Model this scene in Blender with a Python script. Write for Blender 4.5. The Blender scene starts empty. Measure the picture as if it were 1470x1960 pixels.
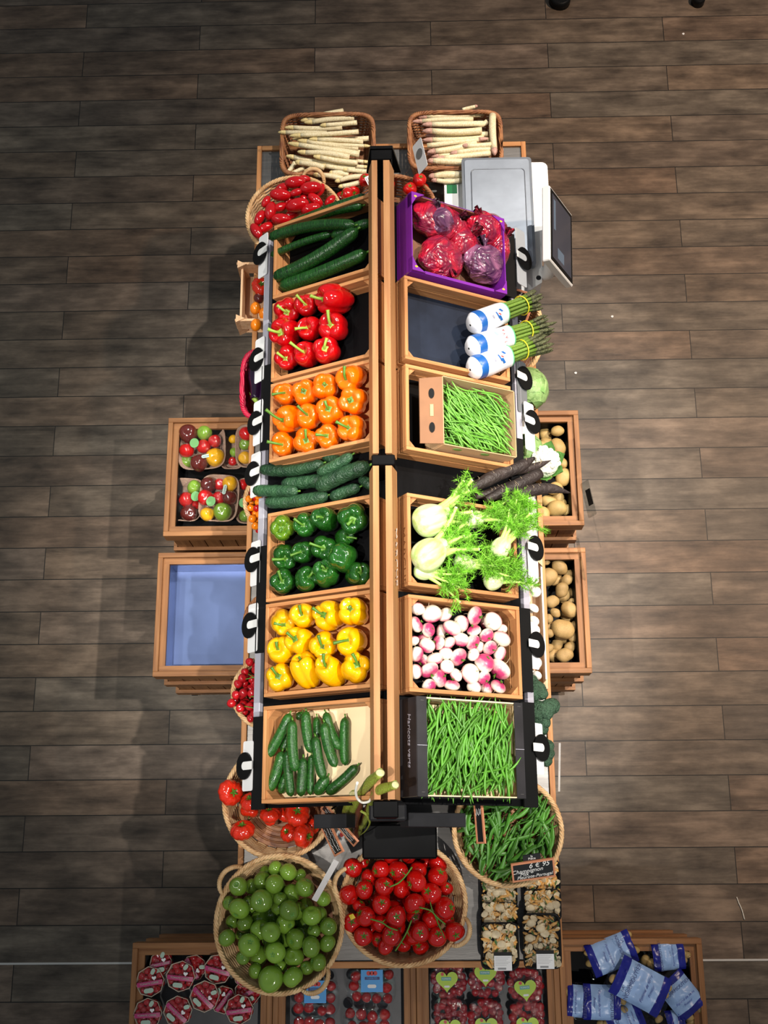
import bpy, bmesh, math, random
from mathutils import Vector, Matrix, noise
random.seed(7)
PI = math.pi
D = bpy.data
COL = bpy.context.scene.collection
SC = bpy.context.scene

# ---------------------------------------------------------------- camera
CAMZ = 5.22846
FPX = 2250.0
CM = Matrix(((0.99977721, 0.01190192, 0.01743197), (-0.00650326, 0.95937863, -0.2820467), (-0.02008076, 0.2818705, 0.9592423)))
CAMP = Vector((0, 0, CAMZ))
cam_d = D.cameras.new('camera'); cam = D.objects.new('camera', cam_d); COL.objects.link(cam)
cam.matrix_world = Matrix.Translation(CAMP) @ CM.to_4x4()
cam_d.sensor_fit = 'HORIZONTAL'; cam_d.sensor_width = 36.0; cam_d.lens = 36.0 * FPX / 1470.0
cam_d.clip_start = 0.05; cam_d.clip_end = 60
SC.camera = cam

# ---------------------------------------------------------------- world, lights, exposure
SC.view_settings.view_transform = 'Standard'
try: SC.view_settings.look = 'None'
except Exception: pass
SC.view_settings.gamma = 1.0
SC.view_settings.use_curve_mapping = False
SC.view_settings.exposure = 0.0
w = D.worlds.new('world'); SC.world = w; w.use_nodes = True
bg = w.node_tree.nodes['Background']; bg.inputs[0].default_value = (0.80, 0.90, 1.0, 1); bg.inputs[1].default_value = 0.19

def spot(name, loc, target, power, col, angle, blend=0.5, size=0.05):
    l = D.lights.new(name, 'SPOT'); l.energy = power; l.color = col
    l.spot_size = math.radians(angle); l.spot_blend = blend; l.shadow_soft_size = size
    o = D.objects.new(name, l); COL.objects.link(o); o.location = loc
    o.rotation_euler = (Vector(target) - Vector(loc)).to_track_quat('-Z', 'Y').to_euler()
    return o
WARM = (1.0, 0.77, 0.58); NEUT = (1.0, 0.95, 0.88); COOL = (0.88, 0.94, 1.0)
spot('spot_lamp', (-1.5, -0.3, 5.6), (-0.35, 1.0, 1.2), 820, NEUT, 30, 0.8, 0.04)
spot('spot_lamp', (-2.0, 1.2, 5.4), (-0.30, 1.7, 1.2), 260, NEUT, 28, 0.8, 0.04)
spot('spot_lamp', (1.9, 0.7, 5.4), (0.25, 0.95, 1.2), 1100, NEUT, 30, 0.8, 0.04)
spot('spot_lamp', (1.3, 3.3, 5.6), (0.2, 2.1, 1.1), 700, NEUT, 32, 0.7, 0.04)
spot('spot_lamp', (0.5, -2.2, 5.6), (0.0, -0.1, 0.9), 330, NEUT, 29, 0.8, 0.05)
spot('spot_lamp', (3.4, 3.0, 5.8), (1.8, 2.2, 0.0), 1400, WARM, 60, 0.8, 0.12)
spot('spot_lamp', (-3.2, 2.8, 5.8), (-1.7, 2.0, 0.0), 150, (0.97, 1.0, 0.88), 62, 0.9, 0.15)

# ---------------------------------------------------------------- measuring helpers (a photo pixel -> a point at its real height)
def ray(px, py):
    return CM @ Vector(((px - 735) / FPX, (980 - py) / FPX, -1.0))
def at(px, py, z):
    d = ray(px, py); t = (z - CAMZ) / d.z
    return CAMP + d * t
def mpp(px, py, z):
    return (at(px + 1, py, z) - at(px, py, z)).length
def proj(P):
    d = CM.transposed() @ (P - CAMP); return (735 - FPX * d.x / d.z, 980 + FPX * d.y / d.z)
def inframe(P, m=12):
    x, y = proj(P); return -m < x < 1470 + m and -m < y < 1960 + m
def onplane(px, py, p0, n):
    d = ray(px, py); t = (p0 - CAMP).dot(n) / d.dot(n)
    return CAMP + d * t

# ---------------------------------------------------------------- materials
MAT = {}
def nt(name):
    m = D.materials.new(name); m.use_nodes = True; MAT[name] = m
    t = m.node_tree; return m, t, t.nodes['Principled BSDF']
def lk(t, a, b): t.links.new(a, b)
def mat(name, col, rough=0.5, metal=0.0, var=0.0, nscale=8.0, bump=0.0, bscale=40.0, rnd=0.0, spec=None, coat=0.0, col2=None, stretch=None, sss=0.0):
    m, t, p = nt(name)
    p.inputs['Roughness'].default_value = rough; p.inputs['Metallic'].default_value = metal
    if spec is not None: p.inputs['Specular IOR Level'].default_value = spec
    if coat: p.inputs['Coat Weight'].default_value = coat; p.inputs['Coat Roughness'].default_value = 0.08
    if sss:
        p.inputs['Subsurface Weight'].default_value = sss; p.inputs['Subsurface Radius'].default_value = (0.02, 0.008, 0.004); p.inputs['Subsurface Scale'].default_value = 0.3
    tc = t.nodes.new('ShaderNodeTexCoord'); mp = t.nodes.new('ShaderNodeMapping'); lk(t, tc.outputs['Object'], mp.inputs[0])
    if stretch: mp.inputs['Scale'].default_value = stretch
    oi = t.nodes.new('ShaderNodeObjectInfo')
    no = t.nodes.new('ShaderNodeTexNoise'); no.noise_dimensions = '4D'; no.inputs['Scale'].default_value = nscale; no.inputs['Detail'].default_value = 4
    ml = t.nodes.new('ShaderNodeMath'); ml.operation = 'MULTIPLY'; ml.inputs[1].default_value = 37.0
    lk(t, oi.outputs['Random'], ml.inputs[0]); lk(t, ml.outputs[0], no.inputs['W']); lk(t, mp.outputs[0], no.inputs['Vector'])
    c2 = col2 if col2 else tuple(max(0, c * (1 - var)) for c in col)
    c1 = col if col2 else tuple(min(1, c * (1 + var)) for c in col)
    cr = t.nodes.new('ShaderNodeValToRGB'); cr.color_ramp.elements[0].position = 0.35; cr.color_ramp.elements[1].position = 0.65
    cr.color_ramp.elements[0].color = (*c2, 1); cr.color_ramp.elements[1].color = (*c1, 1)
    lk(t, no.outputs['Fac'], cr.inputs[0])
    hs = t.nodes.new('ShaderNodeHueSaturation'); lk(t, cr.outputs[0], hs.inputs['Color'])
    mr = t.nodes.new('ShaderNodeMapRange'); mr.inputs['To Min'].default_value = 1 - rnd; mr.inputs['To Max'].default_value = 1 + rnd
    lk(t, oi.outputs['Random'], mr.inputs['Value']); lk(t, mr.outputs[0], hs.inputs['Value'])
    lk(t, hs.outputs[0], p.inputs['Base Color'])
    if bump:
        nb = t.nodes.new('ShaderNodeTexNoise'); nb.inputs['Scale'].default_value = bscale; lk(t, mp.outputs[0], nb.inputs['Vector'])
        b = t.nodes.new('ShaderNodeBump'); b.inputs['Strength'].default_value = bump; b.inputs['Distance'].default_value = 0.01
        lk(t, nb.outputs['Fac'], b.inputs['Height']); lk(t, b.outputs[0], p.inputs['Normal'])
    return m
def wood(name, c1, c2, axis, rough=0.55, rnd=0.10):
    s = [60, 60, 60]; s[axis] = 4
    return mat(name, c1, rough, 0, 0, 1.0, 0.15, 2.0, rnd, 0.3, 0, c2, tuple(s))
WA = (0.56, 0.27, 0.105); WB = (0.40, 0.17, 0.062)
wood('crate_wood_x', WA, WB, 0); wood('crate_wood_y', WA, WB, 1); wood('crate_wood_z', WA, WB, 2)
BA = (0.34, 0.158, 0.060); BB = (0.22, 0.095, 0.036)
wood('bin_wood_x', BA, BB, 0); wood('bin_wood_y', BA, BB, 1); wood('bin_wood_z', BA, BB, 2)
wood('divider_wood', (0.47, 0.235, 0.095), (0.38, 0.17, 0.065), 1)
mat('bin_steel', (0.085, 0.085, 0.09), 0.45, 0.3, 0.2, 8)
wood('pine', (0.75, 0.50, 0.30), (0.62, 0.36, 0.19), 1)
mat('cream_board', (0.85, 0.66, 0.40), 0.7, 0, 0.06, 5)
mat('slate', (0.014, 0.020, 0.036), 0.6, 0, 0.25, 9, 0, 1, 0, 0.15)
mat('black_liner', (0.0030, 0.0030, 0.0035), 0.5, 0, 0.3, 6, 0, 1, 0, 0.10)
mat('black_metal', (0.003, 0.003, 0.0035), 0.5, 0.0, 0.3, 10, 0.05, 30, 0, 0.08)
mat('dark_steel', (0.016, 0.016, 0.018), 0.5, 0.0, 0.2, 10, 0, 1, 0, 0.2)
mat('steel', (0.20, 0.19, 0.18), 0.42, 0.75, 0.15, 5, 0.03, 25, 0, None, 0, None, (1, 12, 1))
mat('tray_steel', (0.12, 0.17, 0.34), 0.30, 0.45, 0.12, 6, 0.05, 12)
mat('rail_grey', (0.42, 0.41, 0.47), 0.4, 0.2, 0.05)
mat('white_plastic', (0.82, 0.82, 0.80), 0.4, 0, 0.02)
mat('white_card', (0.85, 0.85, 0.85), 0.6, 0, 0.01)
mat('black_plastic', (0.007, 0.007, 0.007), 0.45, 0, 0.1, 8, 0, 1, 0, 0.15)
mat('grey_card', (0.16, 0.17, 0.18), 0.4, 0, 0.05)
mat('platter', (0.33, 0.37, 0.43), 0.38, 0.55, 0.12, 7, 0.02, 50)
mat('platter_edge', (0.20, 0.22, 0.25), 0.35, 0.6, 0.1, 8)
mat('green_label', (0.0, 0.16, 0.045), 0.4); mat('orange_frame', (0.62, 0.25, 0.13), 0.5, 0, 0.1)
mat('chalkboard', (0.010, 0.011, 0.012), 0.5, 0, 0.2); mat('chalk', (0.85, 0.85, 0.82), 0.8)
mat('cardboard', (0.24, 0.115, 0.055), 0.75, 0, 0.08, 12); mat('cardboard_inner', (0.52, 0.33, 0.17), 0.8, 0, 0.06, 12)
mat('purple_card', (0.19, 0.015, 0.34), 0.4, 0, 0.08, 10); mat('brown_card', (0.22, 0.10, 0.055), 0.7, 0, 0.06)
mat('black_card', (0.022, 0.020, 0.022), 0.42, 0, 0.3, 10)
WK1 = (0.80, 0.55, 0.29); WK2 = (0.50, 0.28, 0.12)
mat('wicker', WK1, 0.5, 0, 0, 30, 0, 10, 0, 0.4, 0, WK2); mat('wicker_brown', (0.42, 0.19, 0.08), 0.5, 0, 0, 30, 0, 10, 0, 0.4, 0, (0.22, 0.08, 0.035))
mat('wicker_red', (0.50, 0.012, 0.05), 0.4, 0, 0.3, 30)
mat('wicker_shadow', (0.20, 0.09, 0.035), 0.7, 0, 0.2, 30)
# produce
mat('pepper_red', (0.47, 0.002, 0.004), 0.10, 0, 0.08, 6, 0, 1, 0.06, 0.6, 0.5)
mat('pepper_orange', (0.84, 0.135, 0.001), 0.11, 0, 0.05, 6, 0, 1, 0.05, 0.6, 0.5)
mat('pepper_green', (0.011, 0.072, 0.007), 0.09, 0, 0.25, 6, 0, 1, 0.25, 0.7, 0.6)
mat('pepper_yellowgreen', (0.13, 0.22, 0.008), 0.15, 0, 0.3, 10, 0, 1, 0.1, 0.7, 0.6, (0.05, 0.16, 0.01))
mat('pepper_yellow', (0.84, 0.41, 0.001), 0.12, 0, 0.05, 6, 0, 1, 0.04, 0.6, 0.5)
mat('stem_light', (0.30, 0.46, 0.06), 0.45, 0, 0.15, 30, 0, 1, 0.1)
mat('stem_green', (0.075, 0.19, 0.015), 0.45, 0, 0.2, 30, 0, 1, 0.15)
mat('cucumber_long', (0.016, 0.085, 0.012), 0.22, 0, 0, 3, 0.25, 5, 0.15, 0.5, 0.2, (0.005, 0.030, 0.005), (3, 60, 60))
mat('cucumber_ridged', (0.028, 0.085, 0.034), 0.42, 0, 0, 30, 0.6, 130, 0.25, 0.5, 0, (0.014, 0.045, 0.020))
mat('cucumber_small', (0.022, 0.105, 0.014), 0.25, 0, 0, 3, 0.3, 6, 0.2, 0.5, 0.2, (0.008, 0.048, 0.007), (3, 60, 60))
mat('tomato_red', (0.50, 0.006, 0.004), 0.10, 0, 0.12, 10, 0, 1, 0.08, 0.6, 0.5)
mat('tomato_beef', (0.58, 0.022, 0.006), 0.17, 0, 0.15, 10, 0, 1, 0.1, 0.6, 0.4)
mat('tomato_date', (0.45, 0.003, 0.006), 0.10, 0, 0.1, 10, 0, 1, 0.08, 0.6, 0.5)
mat('tomato_cherry', (0.42, 0.008, 0.012), 0.14, 0, 0.15, 20, 0, 1, 0.15, 0.6, 0.5)
mat('tomato_orange', (0.85, 0.22, 0.005), 0.16, 0, 0.08, 10, 0, 1, 0.08, 0.6, 0.5)
mat('tomato_yellow', (0.75, 0.38, 0.010), 0.16, 0, 0.08, 10, 0, 1, 0.08, 0.6, 0.5)
mat('tomato_black', (0.10, 0.016, 0.012), 0.14, 0, 0.25, 10, 0, 1, 0.1, 0.6, 0.5)
mat('tomato_green', (0.27, 0.42, 0.05), 0.15, 0, 0, 6, 0, 1, 0.30, 0.6, 0.4, (0.085, 0.22, 0.018), (26, 26, 5))
mat('turnip_white', (0.88, 0.80, 0.66), 0.4, 0, 0.05, 12, 0, 1, 0.03, 0.4, 0, None, None, 0.1)
mat('white_asparagus', (0.86, 0.79, 0.56), 0.42, 0, 0, 9, 0.1, 60, 0.06, 0.4, 0, (0.66, 0.54, 0.30), (8, 30, 30))
mat('asparagus_tip', (0.74, 0.60, 0.28), 0.5, 0, 0.1, 60, 0.4, 90); mat('asparagus_pink', (0.52, 0.30, 0.24), 0.5, 0, 0.2, 60, 0.4, 90)
mat('green_asparagus', (0.16, 0.27, 0.045), 0.4, 0, 0, 12, 0.1, 60, 0.25, 0.4, 0, (0.09, 0.17, 0.02), (8, 30, 30))
mat('asparagus_head', (0.075, 0.085, 0.035), 0.6, 0, 0.5, 120, 0.8, 160)
mat('bean_green', (0.12, 0.33, 0.035), 0.40, 0, 0.15, 20, 0, 1, 0.28); mat('bean_dark', (0.085, 0.27, 0.022), 0.38, 0, 0.15, 20, 0, 1, 0.30)
mat('pea_pod', (0.060, 0.20, 0.022), 0.38, 0, 0.2, 30, 0, 1, 0.3)
mat('fennel_bulb', (0.72, 0.76, 0.50), 0.38, 0, 0, 3, 0.2, 4, 0, 0.4, 0, (0.42, 0.60, 0.17), (18, 18, 2), 0.1)
mat('fennel_stalk', (0.46, 0.70, 0.15), 0.4, 0, 0.15, 10, 0, 1, 0.1); mat('fennel_cut', (0.90, 0.92, 0.66), 0.5)
mat('fennel_frond', (0.25, 0.60, 0.045), 0.5, 0, 0.35, 50, 0, 1, 0.1)
mat('potato', (0.40, 0.26, 0.10), 0.55, 0, 0.12, 14, 0.25, 60, 0.15); mat('potato_pale', (0.48, 0.33, 0.12), 0.5, 0, 0.12, 14, 0.2, 60, 0.12)
mat('salsify', (0.026, 0.018, 0.016), 0.6, 0, 0.35, 12, 0.6, 70); mat('root_hair', (0.45, 0.36, 0.24), 0.7)
mat('mushroom_white', (0.86, 0.82, 0.74), 0.5, 0, 0.04, 12); mat('mushroom_tan', (0.80, 0.42, 0.11), 0.5, 0, 0.3, 40, 0, 1, 0.4)
mat('mushroom_pale', (0.80, 0.66, 0.42), 0.5, 0, 0.25, 40, 0, 1, 0.25); mat('herb', (0.06, 0.15, 0.02), 0.5, 0, 0.3, 40, 0, 1, 0.3)
mat('aubergine', (0.016, 0.004, 0.020), 0.12, 0, 0.3, 6, 0, 1, 0, 0.6, 0.6)
mat('cabbage', (0.28, 0.42, 0.16), 0.45, 0, 0, 22, 0.5, 40, 0.1, 0.4, 0, (0.16, 0.32, 0.09)); mat('cauliflower', (0.85, 0.84, 0.70), 0.6, 0, 0.05, 60, 0.8, 120)
mat('leaf_green', (0.11, 0.30, 0.06), 0.45, 0, 0.25, 20, 0.3, 30); mat('broccoli', (0.035, 0.085, 0.045), 0.7, 0, 0.3, 90, 1.0, 160)
mat('rhubarb_green', (0.32, 0.46, 0.05), 0.35, 0, 0, 6, 0.3, 6, 0.1, 0.5, 0, (0.20, 0.16, 0.03), (70, 70, 4)); mat('rhubarb_red', (0.20, 0.07, 0.03), 0.35, 0, 0, 6, 0.3, 6, 0.1, 0.5, 0, (0.13, 0.02, 0.015), (70, 70, 4))
mat('rhubarb_cut', (0.66, 0.62, 0.30), 0.6, 0, 0.2, 60); mat('string', (0.80, 0.78, 0.70), 0.7)
mat('rubber_yellow', (0.85, 0.72, 0.03), 0.4); mat('wrap_white', (0.78, 0.80, 0.84), 0.35, 0, 0.04, 8, 0.3, 18); mat('wrap_blue', (0.012, 0.10, 0.36), 0.35); mat('wrap_green', (0.10, 0.42, 0.20), 0.35)
mat('pulp_tray', (0.34, 0.22, 0.16), 0.85, 0, 0.12, 60, 0.4, 160); mat('sticker_leaf', (0.13, 0.34, 0.11), 0.4); mat('sticker_mint', (0.42, 0.56, 0.45), 0.4); mat('paper_cup', (0.55, 0.47, 0.36), 0.7, 0, 0.08)
mat('pink_band', (0.50, 0.04, 0.17), 0.35); mat('blue_label', (0.05, 0.33, 0.75), 0.4); mat('navy', (0.010, 0.014, 0.24), 0.28, 0, 0.2, 12, 0.3, 30); mat('pale_blue', (0.33, 0.50, 0.82), 0.32, 0, 0.12, 10, 0.3, 30); mat('sky_blue', (0.10, 0.33, 0.72), 0.32, 0, 0.2, 10)
mat('heart_green', (0.40, 0.60, 0.015), 0.4); mat('teal', (0.06, 0.33, 0.30), 0.4); mat('ink_blue', (0.02, 0.03, 0.16), 0.5); mat('red_print', (0.55, 0.02, 0.02), 0.4)
mat('leaf_yellow', (0.75, 0.55, 0.03), 0.5); mat('screen_glass', (0.045, 0.052, 0.075), 0.10, 0, 0.1, 3, 0, 1, 0, 0.6); mat('screen_patch', (0.11, 0.16, 0.23), 0.2)
mat('lemon_print', (0.85, 0.62, 0.03), 0.4); mat('seam_metal', (0.62, 0.60, 0.56), 0.4, 0.4)
def film(name, tint, amount, rough=0.08, bump=0.6, bscale=35.0):
    m, t, p = nt(name)
    out = t.nodes['Material Output']; t.nodes.remove(p)
    tr = t.nodes.new('ShaderNodeBsdfTransparent'); tr.inputs[0].default_value = (*tint, 1)
    gl = t.nodes.new('ShaderNodeBsdfGlossy'); gl.inputs['Roughness'].default_value = rough
    tc = t.nodes.new('ShaderNodeTexCoord'); nb = t.nodes.new('ShaderNodeTexNoise'); nb.inputs['Scale'].default_value = bscale; nb.inputs['Distortion'].default_value = 1.5
    lk(t, tc.outputs['Object'], nb.inputs['Vector'])
    b = t.nodes.new('ShaderNodeBump'); b.inputs['Strength'].default_value = bump; b.inputs['Distance'].default_value = 0.02
    lk(t, nb.outputs['Fac'], b.inputs['Height']); lk(t, b.outputs[0], gl.inputs['Normal'])
    mx = t.nodes.new('ShaderNodeMixShader'); mx.inputs[0].default_value = amount
    lk(t, tr.outputs[0], mx.inputs[1]); lk(t, gl.outputs[0], mx.inputs[2]); lk(t, mx.outputs[0], out.inputs[0])
    return m
film('clear_film', (0.97, 0.97, 0.97), 0.040, 0.07, 1.0, 40); film('clear_plastic', (0.94, 0.95, 0.95), 0.045, 0.07, 0.9, 30); film('acrylic', (0.86, 0.88, 0.88), 0.12, 0.03, 0.02, 2)
def bagmat(name, col, col2):
    m, t, p = nt(name)
    p.inputs['Roughness'].default_value = 0.14; p.inputs['Specular IOR Level'].default_value = 0.9; p.inputs['Coat Weight'].default_value = 0.9
    tc = t.nodes.new('ShaderNodeTexCoord'); no = t.nodes.new('ShaderNodeTexNoise'); no.inputs['Scale'].default_value = 11; no.inputs['Detail'].default_value = 2; no.inputs['Distortion'].default_value = 1.2
    lk(t, tc.outputs['Object'], no.inputs['Vector'])
    cr = t.nodes.new('ShaderNodeValToRGB'); cr.color_ramp.elements[0].position = 0.4; cr.color_ramp.elements[1].position = 0.62
    cr.color_ramp.elements[0].color = (*col2, 1); cr.color_ramp.elements[1].color = (*col, 1)
    lk(t, no.outputs['Fac'], cr.inputs[0]); lk(t, cr.outputs[0], p.inputs['Base Color'])
    b = t.nodes.new('ShaderNodeBump'); b.inputs['Strength'].default_value = 0.8; b.inputs['Distance'].default_value = 0.02
    n2 = t.nodes.new('ShaderNodeTexNoise'); n2.inputs['Scale'].default_value = 12; n2.inputs['Detail'].default_value = 1.5; n2.inputs['Distortion'].default_value = 4.0; lk(t, tc.outputs['Object'], n2.inputs['Vector'])
    lk(t, n2.outputs['Fac'], b.inputs['Height']); lk(t, b.outputs[0], p.inputs['Normal'])
bagmat('bag_red', (0.60, 0.012, 0.04), (0.24, 0.010, 0.045)); bagmat('bag_purple', (0.36, 0.13, 0.26), (0.10, 0.03, 0.09))
# turnip: purple crown fading into the white root (the root's own two colours)
m, t, p = nt('turnip')
p.inputs['Roughness'].default_value = 0.35
tc = t.nodes.new('ShaderNodeTexCoord'); sx = t.nodes.new('ShaderNodeSeparateXYZ'); lk(t, tc.outputs['Object'], sx.inputs[0])
no = t.nodes.new('ShaderNodeTexNoise'); no.inputs['Scale'].default_value = 1.5; lk(t, tc.outputs['Object'], no.inputs['Vector'])
ad = t.nodes.new('ShaderNodeMath'); ad.operation = 'MULTIPLY_ADD'; ad.inputs[1].default_value = 0.9; lk(t, no.outputs['Fac'], ad.inputs[0]); lk(t, sx.outputs['Z'], ad.inputs[2])
cr = t.nodes.new('ShaderNodeValToRGB'); e = cr.color_ramp.elements
e[0].position = 0.30; e[0].color = (0.88, 0.78, 0.64, 1); e[1].position = 0.98; e[1].color = (0.50, 0.045, 0.15, 1)
q = e.new(0.60); q.color = (0.80, 0.45, 0.42, 1)
lk(t, ad.outputs[0], cr.inputs[0]); lk(t, cr.outputs[0], p.inputs['Base Color'])
# floor: staggered wood-look planks 15 cm wide
m, t, p = nt('plank_floor')
def MA(op, a=None, b=None, c=None):
    n = t.nodes.new('ShaderNodeMath'); n.operation = op
    for i, v in enumerate((a, b, c)):
        if v is None: continue
        if isinstance(v, (int, float)): n.inputs[i].default_value = v
        else: lk(t, v, n.inputs[i])
    return n.outputs[0]
geo = t.nodes.new('ShaderNodeNewGeometry'); sx = t.nodes.new('ShaderNodeSeparateXYZ'); lk(t, geo.outputs['Position'], sx.inputs[0])
OX, OY, PW, PL = -1.65957, 4.38340, 0.15, 1.21819
ry = MA('DIVIDE', MA('SUBTRACT', OY, sx.outputs['Y']), PW); row = MA('FLOOR', ry); fy = MA('FRACT', ry)
odd = MA('ABSOLUTE', MA('MODULO', row, 2.0))
cx = MA('SUBTRACT', MA('DIVIDE', MA('SUBTRACT', sx.outputs['X'], OX), PL), MA('MULTIPLY', odd, 0.5)); colm = MA('FLOOR', cx); fx = MA('FRACT', cx)
gy = MA('LESS_THAN', MA('MINIMUM', fy, MA('SUBTRACT', 1.0, fy)), 0.014)
gx = MA('LESS_THAN', MA('MINIMUM', fx, MA('SUBTRACT', 1.0, fx)), 0.0016)
groove = MA('MAXIMUM', gx, gy)
cmb = t.nodes.new('ShaderNodeCombineXYZ'); lk(t, row, cmb.inputs[0]); lk(t, colm, cmb.inputs[1])
wn = t.nodes.new('ShaderNodeTexWhiteNoise'); lk(t, cmb.outputs[0], wn.inputs['Vector'])
c3 = t.nodes.new('ShaderNodeCombineXYZ'); lk(t, MA('MULTIPLY', sx.outputs['X'], 2.6), c3.inputs[0]); lk(t, MA('MULTIPLY', sx.outputs['Y'], 26.0), c3.inputs[1]); lk(t, MA('MULTIPLY', wn.outputs['Value'], 40.0), c3.inputs[2])
g1 = t.nodes.new('ShaderNodeTexNoise'); g1.inputs['Scale'].default_value = 1.0; g1.inputs['Detail'].default_value = 8; g1.inputs['Roughness'].default_value = 0.68; g1.inputs['Distortion'].default_value = 0.6; lk(t, c3.outputs[0], g1.inputs['Vector'])
c4 = t.nodes.new('ShaderNodeCombineXYZ'); lk(t, MA('MULTIPLY', sx.outputs['X'], 5.0), c4.inputs[0]); lk(t, MA('MULTIPLY', sx.outputs['Y'], 12.0), c4.inputs[1]); lk(t, MA('MULTIPLY', wn.outputs['Value'], 90.0), c4.inputs[2])
g2 = t.nodes.new('ShaderNodeTexNoise'); g2.inputs['Scale'].default_value = 1.0; g2.inputs['Detail'].default_value = 6; g2.inputs['Roughness'].default_value = 0.6; lk(t, c4.outputs[0], g2.inputs['Vector'])
r1 = t.nodes.new('ShaderNodeValToRGB'); e = r1.color_ramp.elements
e[0].position = 0.36; e[0].color = (0.045, 0.032, 0.023, 1); e[1].position = 0.69; e[1].color = (0.26, 0.20, 0.15, 1)
q = e.new(0.52); q.color = (0.130, 0.098, 0.073, 1)
lk(t, MA('MULTIPLY_ADD', g2.outputs['Fac'], 0.62, MA('MULTIPLY', g1.outputs['Fac'], 0.40)), r1.inputs[0])
r2 = t.nodes.new('ShaderNodeValToRGB'); e = r2.color_ramp.elements
e[0].position = 0.0; e[0].color = (0.80, 0.80, 0.80, 1); e[1].position = 1.0; e[1].color = (1.12, 1.10, 1.12, 1)
q = e.new(0.25); q.color = (1.12, 0.95, 0.83, 1); q = e.new(0.5); q.color = (0.88, 0.95, 0.97, 1); q = e.new(0.75); q.color = (1.05, 0.97, 0.88, 1)
lk(t, wn.outputs['Value'], r2.inputs[0])
mu = t.nodes.new('ShaderNodeMix'); mu.data_type = 'RGBA'; mu.blend_type = 'MULTIPLY'; mu.inputs['Factor'].default_value = 1.0
lk(t, r1.outputs[0], mu.inputs['A']); lk(t, r2.outputs[0], mu.inputs['B'])
mg = t.nodes.new('ShaderNodeMix'); mg.data_type = 'RGBA'; lk(t, groove, mg.inputs['Factor']); lk(t, mu.outputs['Result'], mg.inputs['A']); mg.inputs['B'].default_value = (0.010, 0.008, 0.006, 1)
lk(t, mg.outputs['Result'], p.inputs['Base Color']); p.inputs['Roughness'].default_value = 0.5; p.inputs['Specular IOR Level'].default_value = 0.35
bp = t.nodes.new('ShaderNodeBump'); bp.inputs['Strength'].default_value = 0.25; bp.inputs['Distance'].default_value = 0.004
lk(t, MA('SUBTRACT', g1.outputs['Fac'], groove), bp.inputs['Height']); lk(t, bp.outputs[0], p.inputs['Normal'])

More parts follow.
